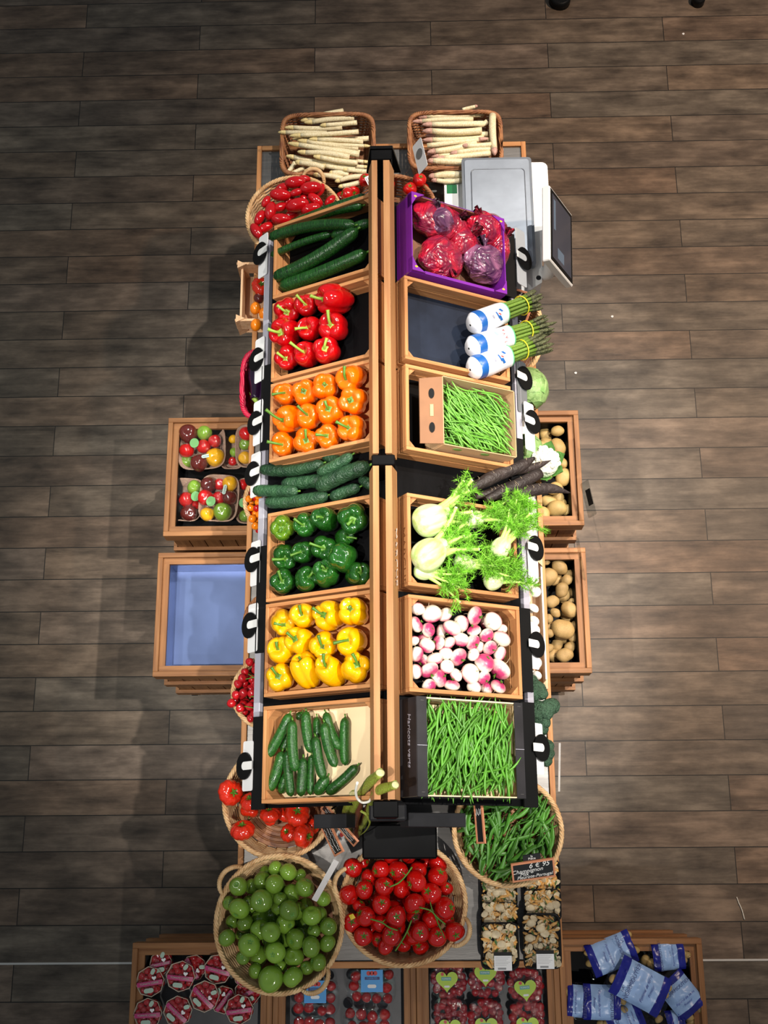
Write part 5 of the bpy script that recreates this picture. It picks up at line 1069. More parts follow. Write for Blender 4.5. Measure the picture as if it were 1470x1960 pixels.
# broccoli heads
def broc(px, py, z, R, label, seed):
    rn = random.Random(seed); P = at(px, py, z); m = MB()
    for i in range(26):
        A = rndaxis(1.35); c = Vector((A.x * R * .62, A.y * R * .62, A.z * R * .40)); r_ = R * rn.uniform(.30, .42)
        def fn(th, ph, r_=r_, c=c):
            v = Vector((math.sin(ph) * math.cos(th), math.sin(ph) * math.sin(th), -math.cos(ph))); return c + v * r_ * (1 + .12 * noise.noise((c + v * r_) * 260))
        m.sph(fn, 20, 14)
    o = m.build('broccoli', 'broccoli', None, Matrix.Translation(P)); tag(o, label, 'broccoli', 'broccoli heads beside the black carton'); MB().tube([(0, 0, 0), (0, .0, -R * .8)], R * .28, 12).build('stalk', 'stem_light', o)
broc(1020, 1322, .955, .062, 'broccoli head against the end of the mushroom box', 1)
broc(1036, 1362, .945, .072, 'largest dark green broccoli head beside the black carton', 2)
broc(1022, 1392, .94, .055, 'broccoli head just above the white card and disc', 3)
broc(1034, 1440, .93, .060, 'broccoli head hidden behind the lowest right disc', 4)
# aubergines in the pink basket
def auber(p0, p1, R, label):
    A = at(*p0, .955); B = at(*p1, .965); d = B - A; L = d.length; M = basis((A + B) / 2, d); k = 16; pts = [(.012 * math.sin(PI * i / k), 0, (i / k - .5) * L) for i in range(k + 1)]
    rad = [R * max(.12, math.sin(PI * min(.5, (i + .3) / k * .95)) ** .5 * (1 - .45 * max(0, i / k - .35))) for i in range(k + 1)]
    o = tag(MB().tube(pts, rad, 20).build('aubergine', 'aubergine', None, M), label, 'aubergine', 'aubergines in the pink basket'); m = MB()
    m.tube([(0, 0, L * .44), (0, 0, L * .52), (.006, 0, L * .62)], [R * .62, R * .30, R * .22], 9)
    for q in range(5): a = q * 1.257; m.add([(R * .5 * math.cos(a - .5), R * .5 * math.sin(a - .5), L * .47), (R * .5 * math.cos(a + .5), R * .5 * math.sin(a + .5), L * .47), (R * .78 * math.cos(a), R * .78 * math.sin(a), L * .30)], [(0, 1, 2), (2, 1, 0)])
    m.build('calyx', 'stem_light', o)
auber((481, 700), (489, 765), .031, 'dark glossy aubergine against the left side of pink basket'); auber((502, 690), (504, 770), .032, 'dark aubergine under the rack edge in pink basket'); auber((517, 700), (518, 765), .030, 'aubergine farthest under the rack in pink basket')
# pea pods
def pod_mesh(seed):
    rn = random.Random(seed); L = .095; k = 12; pts = []; rad = []; c = rn.uniform(-.012, .016)
    for i in range(k + 1):
        u = i / k; pts.append(((u - .5) * L, c * math.sin(PI * u), 0)); rad.append(.0085 * (math.sin(PI * (.04 + .92 * u)) ** .6) * (1 + .06 * math.sin(i * 2.6)))
    m = MB().tube(pts, rad, 10, flat=.48); m.tube([pts[-1], (L * .56, .003, .002)], .0012, 5); return m.mesh('pea_pod', 'pea_pod')
PD = [pod_mesh(s) for s in range(5)]; rn = random.Random(21)
for i in range(190):
    a = rn.uniform(0, 2 * PI); q = math.sqrt(rn.random()); px, py = 972 + 84 * q * math.cos(a), 1590 + 82 * q * math.sin(a); z = .915 + .085 * (i / 190) * (1 - .45 * q * q)
    M = Matrix.Translation(at(px, py, z)) @ Matrix.Rotation(rn.gauss(1.15, .65), 4, 'Z') @ Matrix.Rotation(rn.gauss(0, .16), 4, 'Y') @ Matrix.Rotation(rn.choice([0, 1.57, .6, -.5]), 4, 'X') @ Matrix.Scale(rn.uniform(.85, 1.1), 4)
    tag(place('pea_pod', PD[i % 5], M), 'flat green pea pod heaped in the front right wicker basket', 'pea pod', 'pea pods in the basket')
# potatoes
PT = [ellmesh('potato', 'potato', 1.0, .82, .78, .16, s) for s in range(4)]; PT2 = [ellmesh('potato', 'potato_pale', 1.1, .85, .8, .12, s + 9) for s in range(3)]
def potatoes(L, z0, ms, base, where, group, nrows, back):
    it = []; L = L + back
    for i, (l, p_) in enumerate(zip(L, settle(L, z0, .06, .85))): it.append((place('potato', ms[i % len(ms)], mtx(p_, rndaxis(.5), l[2] * 1.04)), l[0], l[1]))
    rows(it, nrows, base, where, 'potato', group)
K1 = mpp(1075, 900, .6)
b1 = [(740 + x / 3.868, 520 + y / 3.868, r_ / 3.868 * K1) for x, y, r_ in ((1175, 1210, 52), (1265, 1180, 46), (1150, 1300, 48), (1265, 1300, 65), (1215, 1390, 46), (1300, 1415, 42))] + [(760 + x / 3.769, 850 + y / 3.769, r_ / 3.769 * K1) for x, y, r_ in ((1200, 240, 62), (1155, 380, 50), (1150, 465, 66), (1225, 475, 42), (1130, 110, 42))]
potatoes(b1, .60, PT2, 'smooth yellow potato', 'of far right bin', 'yellow potatoes in the far right bin', 5, [(1048, 850, .03), (1062, 935, .03), (1050, 960, .03), (1045, 905, .03), (1075, 860, .028), (1040, 985, .03), (1075, 965, .025)])
b2 = [(O98[0] + x / O98[2], O98[1] + y / O98[2], r_ / O98[2] * K1) for x, y, r_ in ((455, 490, 52), (585, 560, 85), (470, 660, 100), (610, 790, 76), (720, 815, 62), (660, 690, 62), (630, 890, 46), (510, 910, 72), (690, 990, 86), (545, 1020, 52), (480, 1080, 46), (620, 1190, 112), (740, 1160, 58), (560, 1350, 72), (690, 1370, 62), (640, 1450, 82), (480, 1230, 50), (480, 1380, 48), (720, 1270, 50), (710, 910, 42))]
potatoes(b2, .60, PT, 'knobbly brown potato', 'of near right bin', 'brown potatoes in the near right bin', 6, [(1065, 1110, .03), (1080, 1140, .03), (1085, 1180, .03), (1075, 1220, .03), (1060, 1255, .03), (1092, 1100, .025), (1050, 1200, .03)])

# ================================================================ white asparagus
def spear(ox, oy, sc, tip, butt, r_, z, tipmat):
    A = at(ox + butt[0] / sc, oy + butt[1] / sc, z - .004); B = at(ox + tip[0] / sc, oy + tip[1] / sc, z + .004); d = B - A; L = d.length; R = r_ / sc * mpp(600, 270, z); M = basis(A, d, (0, 0, 1)); bd = random.uniform(-.006, .006)
    body = [Vector((bd * math.sin(PI * k / 8), bd * .7 * math.sin(PI * k / 8), L * .84 * k / 8)) for k in range(9)]
    o = MB().tube(body, [R, R, R, R, R * .98, R * .95, R * .92, R * .88, R * .84], 10).build('white_asparagus', 'white_asparagus', None, M)
    hp = [body[-1].lerp(Vector((0, 0, L)), k / 6) for k in range(7)]; MB().tube(hp, [R * .84, R * .90, R * .80, R * .82, R * .62, R * .48, R * .12], 10).build('tip', tipmat, o)
    return (o, ox + (tip[0] + butt[0]) / 2 / sc, oy + (tip[1] + butt[1]) / 2 / sc)
LA = [((530, 190), (905, 108), 28), ((560, 205), (1000, 165), 26), ((385, 250), (895, 245), 25), ((700, 230), (1025, 205), 22), ((330, 290), (760, 300), 22), ((430, 322), (1040, 285), 22), ((455, 350), (1130, 345), 24), ((560, 290), (840, 360), 20), ((500, 362), (1040, 430), 27), ((600, 350), (1080, 375), 22), ((415, 385), (1045, 485), 26), ((500, 460), (960, 510), 25), ((640, 420), (1050, 470), 24), ((400, 498), (850, 570), 25),
      ((1145, 412), (800, 400), 18), ((480, 548), (740, 600), 26), ((640, 500), (1030, 560), 24), ((1145, 555), (780, 520), 19), ((1145, 600), (800, 575), 20), ((700, 580), (1010, 622), 24), ((780, 645), (950, 665), 26), ((830, 722), (1090, 680), 24), ((860, 772), (1075, 725), 22), ((400, 660), (480, 555), 20), ((450, 650), (560, 605), 18), ((560, 640), (700, 590), 22), ((640, 660), (900, 700), 24), ((900, 620), (1140, 640), 20)]
it = [spear(460, 190, 4.594, a, b, r_, .940 + .0016 * ((i * 5) % 28) , 'asparagus_tip') for i, (a, b, r_) in enumerate(LA)]
rows(it, 7, 'thick white asparagus spear', 'of left basket', 'asparagus', 'white asparagus in the far left basket')
RA = [((215, 130), (720, 108), 24), ((675, 48), (560, 78), 14), ((190, 165), (640, 150), 19), ((262, 188), (715, 182), 23), ((265, 235), (705, 230), 25), ((285, 268), (752, 258), 20), ((265, 302), (720, 288), 22), ((755, 290), (300, 345), 20), ((300, 395), (665, 322), 24), ((300, 410), (640, 365), 22), ((330, 425), (665, 375), 23), ((360, 440), (770, 400), 21), ((800, 415), (785, 118), 27), ((300, 455), (560, 465), 25), ((305, 520), (560, 512), 24), ((310, 570), (560, 565), 26), ((330, 600), (560, 600), 20), ((560, 345), (780, 335), 20), ((640, 300), (790, 310), 18), ((640, 195), (745, 165), 20), ((470, 400), (780, 370), 20)]
it = [spear(740, 190, 3.868, a, b, r_, .945 + .0016 * ((i * 5) % 22), 'asparagus_pink') for i, (a, b, r_) in enumerate(RA)]
rows(it, 6, 'pink-tipped white asparagus spear', 'of right basket', 'asparagus', 'white asparagus in the far right basket')
# ================================================================ helpers for packs
def sell(a, b, n, k=40, z=0.0): return [Vector((a * spow(math.cos(2 * PI * i / k), 2 / n), b * spow(math.sin(2 * PI * i / k), 2 / n), z)) for i in range(k)]
def shell(m, rings, mi=0, close=True):
    k = len(rings[0]); b = len(m.v)
    for r_ in rings: m.v += [tuple(v) for v in r_]
    for i in range(len(rings) - 1):
        for j in range(k): m.f.append((b + i * k + j, b + i * k + (j + 1) % k, b + (i + 1) * k + (j + 1) % k, b + (i + 1) * k + j)); m.m.append(mi); m.sm.append(True)
    if close: m.f.append(tuple(b + (len(rings) - 1) * k + j for j in range(k))); m.m.append(mi); m.sm.append(False)
    return m
def dome_film(a, b, n, z, h): 
    m = MB(); shell(m, [sell(a, b, n, 40, z - .012), sell(a * 1.005, b * 1.005, n, 40, z), sell(a * .8, b * .8, n, 40, z + h * .7), sell(a * .4, b * .4, n, 40, z + h), sell(a * .06, b * .06, n, 40, z + h * 1.05)]); return m
def pill(w_, h_, z, k=8):
    r = h_ / 2; pts = [(w_ / 2 - r + r * math.cos(-PI / 2 + PI * i / k), r * math.sin(-PI / 2 + PI * i / k)) for i in range(k + 1)] + [(-w_ / 2 + r + r * math.cos(PI / 2 + PI * i / k), r * math.sin(PI / 2 + PI * i / k)) for i in range(k + 1)]
    return MB().prism(pts, z, z + .0006)
def put(o_list, base, grp, cat='tomato'):
    for o in o_list: tag(o, base, cat, grp)

# ================================================================ wrapped punnets of mixed tomatoes in bin L1
def mixed_punnet(cx, cy, wpx, hpx, ztop, toms, leaf, lab, rot, label, where):
    s_ = mpp(cx, cy, ztop); a, b = wpx / 2 * s_, hpx / 2 * s_; P = at(cx, cy, ztop); h = .055
    r = empty('tomato_punnet', Matrix.Translation((P.x, P.y, ztop - h)) @ Matrix.Rotation(rot, 4, 'Z'), label, 'punnet', 'wrapped punnets of mixed tomatoes')
    m = MB(); shell(m, [sell(a * .8, b * .8, 4, 40, 0), sell(a, b, 4, 40, h), sell(a * .95, b * .95, 4, 40, h), sell(a * .77, b * .77, 4, 40, .004)]); m.build('pulp_tray', 'pulp_tray', r)
    dome_film(a * 1.02, b * 1.02, 4, h + .004, .022).build('wrap_film', 'clear_film', r)
    if leaf:
        L = at(*leaf, ztop + .03) - P; o = MB().prism([(.019 * math.cos(2 * PI * i / 20), .021 * math.sin(2 * PI * i / 20)) for i in range(20)], 0, .0006).build('leaf_sticker', 'sticker_leaf', r, Matrix.Translation((L.x, L.y, h + .028)))
    if lab:
        L = at(lab[0], lab[1], ztop + .03) - P; o = pill(.042, .014, 0).build('label', 'sticker_mint', r, Matrix.Translation((L.x, L.y, h + .029)) @ Matrix.Rotation(lab[2], 4, 'Z'))
        text_mesh('tomates', .010, 'ink_blue', o, Matrix.Translation((0, 0, .0010)), 'printed_text')
    LL = [(x, y, rr / 5.654 * s_ * 1.08) for x, y, rr, c in [(280 + q[0] / 5.654, 770 + q[1] / 5.654, q[2], q[3]) for q in toms]]
    it = []
    for q, l, p_ in zip(toms, LL, settle(LL, ztop - .004, .05, .86)):
        o = place('tomato', CH[q[3]], mtx(p_, rndaxis(1.2), l[2])); cn = {'red': 'red', 'green': 'green', 'yellow': 'yellow', 'black': 'dark brown-red'}[q[3]]; it.append((o, cn, l[0], l[1]))
    cols = {}
    for o, cn, x, y in it: cols.setdefault(cn, []).append((o, x, y))
    for cn, v in cols.items():
        if len(v) == 1: tag(v[0][0], 'the %s tomato in %s' % (cn, where), 'tomato')
        else:
            v.sort(key=lambda q: q[2]); W = ['uppermost', 'second highest', 'third highest', 'lowest'] if len(v) > 3 else (['uppermost', 'middle', 'lowest'] if len(v) == 3 else ['upper', 'lower'])
            for q, ww in zip(v, W): tag(q[0], '%s %s tomato in %s' % (ww, cn, where), 'tomato', 'mixed tomatoes in punnets')
mixed_punnet(386, 855, 92, 92, .620, [(455, 340, 98, 'black'), (630, 330, 76, 'green'), (742, 420, 66, 'red'), (620, 478, 70, 'red'), (440, 520, 76, 'red'), (435, 640, 68, 'green'), (745, 595, 95, 'yellow'), (570, 660, 88, 'black')], (372, 847), (394, 873, .15), .05, 'wrapped tomato punnet in the upper left corner of its bin', 'the upper left wrapped punnet')
mixed_punnet(356, 956, 66, 86, .590, [(520, 920, 72, 'green'), (430, 1050, 76, 'red'), (460, 1200, 85, 'black'), (540, 1110, 45, 'red')], (374, 948), None, -.08, 'wrapped tomato punnet tucked beneath another, lower left in bin', 'the lower left, half-covered punnet')
mixed_punnet(419, 953, 76, 94, .648, [(670, 890, 78, 'black'), (790, 890, 60, 'red'), (905, 880, 76, 'yellow'), (640, 1030, 80, 'red'), (780, 1040, 68, 'red'), (900, 1030, 76, 'black'), (660, 1210, 70, 'yellow'), (825, 1185, 95, 'green')], (404, 960), (429, 936, 1.45), -.06, 'wrapped tomato punnet on top, lower middle of its bin', 'the lower middle, uppermost punnet')
mixed_punnet(444, 858, 46, 84, .590, [(940, 400, 45, 'yellow'), (950, 540, 45, 'green'), (935, 640, 45, 'red')], None, None, .0, 'wrapped tomato punnet mostly covered by its right neighbour', 'the narrow half-covered upper punnet')
mixed_punnet(483, 853, 66, 88, .645, [(1080, 340, 70, 'red'), (1070, 455, 62, 'green'), (1065, 600, 64, 'yellow'), (1180, 500, 70, 'red')], None, None, .03, 'wrapped tomato punnet at the upper right under the table edge', 'the upper right punnet')
mixed_punnet(478, 958, 56, 92, .610, [(1050, 890, 55, 'red'), (1070, 1230, 60, 'green'), (1080, 1050, 50, 'black')], (466, 962), None, .0, 'wrapped tomato punnet at the lower right under the table edge', 'the lower right punnet')

# ================================================================ paper tubs of cherry tomatoes in bin B1
def heart(sz, z0, z1):
    pts = []
    for i in range(36):
        t_ = 2 * PI * i / 36; pts.append((sz * .0625 * 16 * math.sin(t_) ** 3 * .5, sz * .0625 * (13 * math.cos(t_) - 5 * math.cos(2 * t_) - 2 * math.cos(3 * t_) - math.cos(4 * t_)) * .5))
    return MB().prism(pts[::-1], z0, z1)
def tub(cpx, cpy, rp, ztop, ang, label, where, tilt=(0, 0)):
    px, py = 240 + cpx / 4.594, 1780 + cpy / 4.594; s_ = mpp(px, py, ztop); R = rp / 4.594 * s_; P = at(px, py, ztop); h = .085
    M = basis(P, (tilt[0], tilt[1], 1)) @ Matrix.Rotation(ang, 4, 'Z')
    r = empty('paper_tub', M @ Matrix.Translation((0, 0, -h)), label, 'tub', 'round paper tubs of cherry tomatoes')
    def oc(f, z): return [Vector((R * f * math.cos(2 * PI * i / 8), R * f * math.sin(2 * PI * i / 8), z)) for i in range(8)]
    m = MB(); shell(m, [oc(.78, 0), oc(1, h), oc(.955, h), oc(.75, .004)]); 
    for q in range(len(m.sm)): m.sm[q] = False
    m.build('cup', 'paper_cup', r)
    dome_film(R * .985, R * .985, 2, h + .001, .008).build('lid_film', 'clear_film', r)
    bd = MB(); K = 8
    for i in range(K + 1):
        x = (i / K - .5) * 1.75 * R; zz = h + .0035 + .008 * (1 - (x / R) ** 2); 
        for y in (-.15 * R - .10 * R, .14 * R - .10 * R): bd.v.append((x, y, zz - .0008 * 0))
    for i in range(K): bd.f.append((2 * i, 2 * i + 2, 2 * i + 3, 2 * i + 1)); bd.m.append(0); bd.sm.append(True)
    bnd = bd.build('pink_band', 'pink_band', r); text_mesh('TOMATE CERISE', .0095, 'sticker_mint', bnd, Matrix.Translation((0, -.10 * R, h + .0135)), 'printed_text')
    pill(.036, .016, 0).build('label', 'sticker_mint', r, Matrix.Translation((-.005, -.55 * R, h + .010))); pill(.022, .014, 0).build('label', 'sticker_mint', r, Matrix.Translation((.3 * R, .62 * R, h + .009)) @ Matrix.Rotation(1.0, 4, 'Z'))
    heart(.016, h + .011, h + .0116).build('heart_mark', 'white_card', r, Matrix.Translation((.35 * R, .20 * R, 0)))
    out = []; rt = .0138
    for (n_, q) in ((1, 0), (5, .40), (9, .78)):
        for i in range(n_):
            a = 2 * PI * i / n_ + q * 3 + ang; p_ = M @ Vector((R * q * .92 * math.cos(a), R * q * .92 * math.sin(a), -.016 + random.uniform(-.003, .002)))
            if inframe(p_): out.append(place('cherry_tomato', CH['cherry'], mtx(p_, rndaxis(1.5), rt)))
    put(out, 'cherry tomato inside ' + where, 'cherry tomatoes in paper tubs')
tub(310, 290, 100, .625, .2, 'paper tub at the far left corner of its bin, partly covered', 'the partly covered tub at far left corner')
tub(600, 335, 112, .620, -1.0, 'paper tub leaning behind another at the top of the bin', 'the tub leaning behind at the top')
tub(215, 455, 128, .645, .15, 'paper tub at the left edge, third row from the wall', 'the tub beside the left bin wall')
tub(485, 408, 130, .660, -.1, 'upright paper tub with two labels, upper middle of bin', 'the upright upper middle tub')
tub(815, 345, 128, .655, -.25, 'paper tub beside the green tomato basket, upper right', 'the tub beside the green tomato basket')
tub(1050, 400, 100, .615, .6, 'paper tub mostly hidden below the green tomato basket', 'the tub hidden below the wicker basket')
tub(860, 615, 118, .615, .9, 'dark paper tub lying below two others, middle of bin', 'the low tub in the bin middle')
tub(695, 585, 132, .665, -.75, 'paper tub in the middle of the bin, its band slanting', 'the central tub with slanting band')
tub(1075, 545, 118, .615, .5, 'paper tub at the right wall, behind the upright one', 'the tub behind, at the right wall')
tub(1000, 700, 126, .660, .12, 'paper tub near the right bin wall, bottom right', 'the tub at bottom right')
tub(195, 735, 128, .650, .05, 'paper tub at the bottom left of the bin', 'the tub at bottom left')
tub(460, 715, 128, .655, -.7, 'paper tub at the bottom of the bin, second from left', 'the tub second from left at bottom')

# ================================================================ clear packs in bins B2 and B3
def clear_pack(px, py, wpx, hpx, ztop, label, where, kind, rot=0.0, lab=None, seed=0):
    s_ = mpp(px, py, ztop); a, b = wpx / 2 * s_, hpx / 2 * s_; P = at(px, py, ztop); h = .060
    M = Matrix.Translation((P.x, P.y, ztop - h)) @ Matrix.Rotation(rot, 4, 'Z'); r = empty('clear_pack', M, label, 'pack', 'clear plastic packs of tomatoes')
    m = MB(); shell(m, [sell(a * .86, b * .86, 3.4, 40, 0), sell(a * .97, b * .97, 3.4, 40, h * .72)]); m.build('tray', 'clear_plastic', r)
    m = MB(); shell(m, [sell(a * 1.0, b * 1.0, 3.4, 40, h * .72), sell(a * 1.0, b * 1.0, 3.4, 40, h * .76), sell(a * .90, b * .90, 3.4, 40, h * .80), sell(a * .84, b * .84, 3.4, 40, h)]); m.build('lid', 'clear_plastic', r)
    rn = random.Random(seed); rt = .0150 if kind == 'heart' else .0185; out = []; nx = max(3, int(2 * a * .82 / (rt * 1.95))); ny = max(3, int(2 * b * .82 / (rt * 1.95)))
    if kind == 'heart': PP = [(x, y, .0148 * rn.uniform(.9, 1.1)) for x, y in scatter(0, 0, a * 1.02, b * 1.02, 26, seed)]
    else: PP = [((i + .5 - nx / 2) * 2 * a * .84 / nx + rn.uniform(-.006, .006), (j + .5 - ny / 2) * 2 * b * .84 / ny + rn.uniform(-.006, .006), rt * rn.uniform(.95, 1.1)) for i in range(nx) for j in range(ny)]
    for x, y, rr_ in PP:
        if abs(x / (a * .84)) ** 3 + abs(y / (b * .84)) ** 3 > 1: x *= .82; y *= .82
        p_ = M @ Vector((x, y, h * .80 - .016 + rn.uniform(-.012, .002)))
        if not inframe(p_): continue
        o = place('small_tomato' if kind == 'heart' else 'round_tomato', CH['cherry' if kind == 'heart' else 'red'], mtx(p_, rndaxis(1.3), rr_)); out.append(o)
        if kind == 'blue' and rn.random() < .5: place('calyx', CALYX_D, None, o)
    put(out, 'small tomato inside ' + where, 'tomatoes in clear packs')
    if lab:
        L = at(lab[0], lab[1], ztop) - P; Lm = Matrix.Translation((L.x, L.y, h + .001)) @ Matrix.Rotation(lab[2] - rot, 4, 'Z')
        if kind == 'heart':
            o = heart(.080, 0, .0008).build('heart_label', 'heart_green', r, Lm)
            MB().box(-.020, .016, .000, .012, .0009, .0013).build('printed_field', 'teal', o); text_mesh('TOMATE', .008, 'white_card', o, Matrix.Translation((-.002, .006, .0016)), 'printed_text')
            MB().prism([(-.016 + .006 * math.cos(i * PI / 6), .022 + .006 * math.sin(i * PI / 6)) for i in range(12)], .0009, .0013).build('printed_tomato', 'red_print', o); pill(.020, .007, .0009).build('white_field', 'white_card', o, Matrix.Translation((0, -.020, 0)))
        else:
            o = MB().box(-.040, .040, -.038, .038, 0, .0008).build('blue_label', 'blue_label', r, Lm)
            MB().box(-.026, .028, .004, .014, .0009, .0013).build('printed_field', 'ink_blue', o); text_mesh('TOMATES', .009, 'blue_label', o, Matrix.Translation((0, .009, .0016)), 'printed_text'); pill(.032, .012, .0009).build('white_field', 'white_card', o, Matrix.Translation((0, -.018, 0)))
            for q in (-.012, .0, .012): MB().prism([(q + .008 * math.cos(i * PI / 6), .026 + .008 * math.sin(i * PI / 6)) for i in range(12)], .0009, .0013).build('printed_tomato', 'red_print', o)
OB2 = lambda x, y: (500 + x / 4.083, 1820 + y / 4.083); OB3 = lambda x, y: (800 + x / 4.742, 1820 + y / 4.742)
clear_pack(*OB2(420, 370), 96, 76, .640, 'clear tomato pack with blue label below the green tomato basket', 'the clear pack below the green tomato basket', 'blue', 0, (*OB2(422, 320), 0), 1)
clear_pack(*OB2(858, 285), 98, 72, .642, 'clear tomato pack with bright blue label, right half of bin', 'the upper right blue-labelled pack', 'blue', 0, (*OB2(865, 235), 0), 2)
clear_pack(*OB2(830, 600), 98, 76, .642, 'clear pack of red tomatoes without label, bottom right of bin', 'the unlabelled clear pack at bottom right', 'blue', 0, None, 3)
clear_pack(*OB2(400, 660), 96, 70, .640, 'clear tomato pack at the bottom left, cut by photo edge', 'the bottom left clear pack', 'blue', 0, None, 4)
H3 = [((280, 280), (262, 270), 'upper left'), ((625, 270), (612, 215), 'upper middle'), ((985, 315), (975, 348), 'upper right'), ((295, 590), (290, 705), 'lower left'), ((625, 610), (620, 690), 'lower middle'), ((1000, 620), (995, 685), 'lower right')]
for i, (c, l, ww) in enumerate(H3): clear_pack(*OB3(*c), 70, 66, .645 if i != 1 else .650, 'clear cherry tomato pack with green heart label, %s in its bin' % ww, 'the %s heart-labelled pack' % ww, 'heart', 0, (*OB3(*l), (0, 0, .08, 0, 0, 0)[i]), 10 + i)

# ================================================================ potato bags in bin B4
def potato_bag(cx, cy, ang, L, W, z, label, where, txt, n, seed, pale=.30, thick=.042):
    px, py = 1050 + cx / 4.2, 1760 + cy / 4.2; P = at(px, py, z); M = Matrix.Translation(P) @ Matrix.Rotation(math.radians(ang), 4, 'Z'); rn = random.Random(seed)
    r = empty('potato_bag', M, label, 'bag', 'printed clear bags of potatoes')
    def hgt(x, y): return thick * max(0, 1 - abs(2 * x / L) ** 3) ** .5 * max(0, 1 - abs(2 * y / W) ** 2.6) ** .5 * (1 + .30 * noise.noise(Vector((x * 30, y * 30, seed))) - .12 * abs(noise.noise(Vector((x * 60, y * 60, seed))))) 
    def patch(x0, x1, mi, name, off, full=1.0):
        m = MB(); K = 14
        for sgn in ((1, -1) if mi == 'clear_film' else (1,)):
            b = len(m.v)
            for i in range(K + 1):
                for j in range(K + 1):
                    x = x0 + (x1 - x0) * i / K; y = (j / K - .5) * W * full; m.v.append((x, y, sgn * (hgt(x, y) + off)))
            for i in range(K):
                for j in range(K):
                    q = (b + i * (K + 1) + j, b + (i + 1) * (K + 1) + j, b + (i + 1) * (K + 1) + j + 1, b + i * (K + 1) + j + 1); m.f.append(q if sgn > 0 else q[::-1]); m.m.append(0); m.sm.append(True)
        return m.build(name, mi, r)
    patch(-L / 2, L / 2, 'clear_film', 'film', .001)
    pn = patch(-L * pale, L * pale, 'pale_blue', 'pale_panel', .0022, .92)
    for s_ in (-1, 1): patch(min(s_ * L * pale, s_ * L * (pale + .13)), max(s_ * L * pale, s_ * L * (pale + .13)), 'navy', 'navy_band', .0026, .94)
    zt = thick * 1.15 + .004
    text_mesh(txt, W * .135, 'ink_blue', pn, Matrix.Translation((-L * .16, 0, zt)) @ Matrix.Rotation(PI / 2, 4, 'Z'), 'printed_text')
    text_mesh('LA', W * .11, 'ink_blue', pn, Matrix.Translation((-L * .25, -W * .25, zt * .98)) @ Matrix.Rotation(PI / 2, 4, 'Z'), 'printed_text')
    text_mesh('Pomme de terre', W * .10, 'navy', pn, Matrix.Translation((L * .06, 0, zt)) @ Matrix.Rotation(PI / 2, 4, 'Z'), 'printed_text', .3)
    text_mesh('Primeur', W * .09, 'navy', pn, Matrix.Translation((L * .15, 0, zt * .96)) @ Matrix.Rotation(PI / 2, 4, 'Z'), 'printed_text', .3)
    out = []; K = 0
    for i in range(n):
        x = rn.choice([-1, 1]) * L * rn.uniform(.22, .44) if i % 3 else rn.uniform(-.2, .2) * L; y = rn.uniform(-.33, .33) * W; rr = rn.uniform(.014, .019)
        p_ = M @ Vector((x, y, max(-.012, hgt(x, y) - rr * 1.15)))
        if inframe(p_): out.append(place('potato', PT2[i % 3], mtx(p_, rndaxis(1), rr)))
    put(out, 'small potato inside ' + where, 'potatoes in printed bags', 'potato')
potato_bag(500, 270, -160, .20, .125, .625, 'potato bag at the upper left of bin, overlapping its rim', 'the upper left bag', 'NOIRMOUTIER', 9, 1)
potato_bag(950, 285, 5, .20, .11, .615, 'potato bag across the upper right of the bin', 'the upper right bag', 'NOIRMOUTIER', 9, 2, .16)
potato_bag(730, 530, -28, .235, .150, .672, 'topmost potato bag in the centre, blue lettering facing up', 'the central topmost bag', 'NOIRMOUTIER', 11, 3, .27, .046)
potato_bag(1055, 600, -52, .19, .125, .620, 'potato bag leaning by the right wall of the bin', 'the bag by the right wall', 'NOIRMOUTIER', 9, 4, .25)
potato_bag(420, 660, 178, .20, .13, .622, 'potato bag standing at the left, dark blue band upright', 'the left middle bag', 'NOIRMOUTIER', 10, 5, .20)
potato_bag(225, 650, 175, .15, .12, .610, 'potato bag squeezed against the left wall of bin', 'the bag against the left wall', 'NOIRMOUTIER', 8, 6, .12)
potato_bag(600, 790, 20, .19, .12, .600, 'potato bag beneath the centre one, at the bottom edge', 'the bag beneath the centre one', 'NOIRMOUTIER', 9, 7, .22)
potato_bag(1010, 830, 8, .18, .10, .600, 'potato bag at the bottom right, cut by photo edge', 'the bottom right bag', 'NOIRMOUTIER', 8, 8, .05)

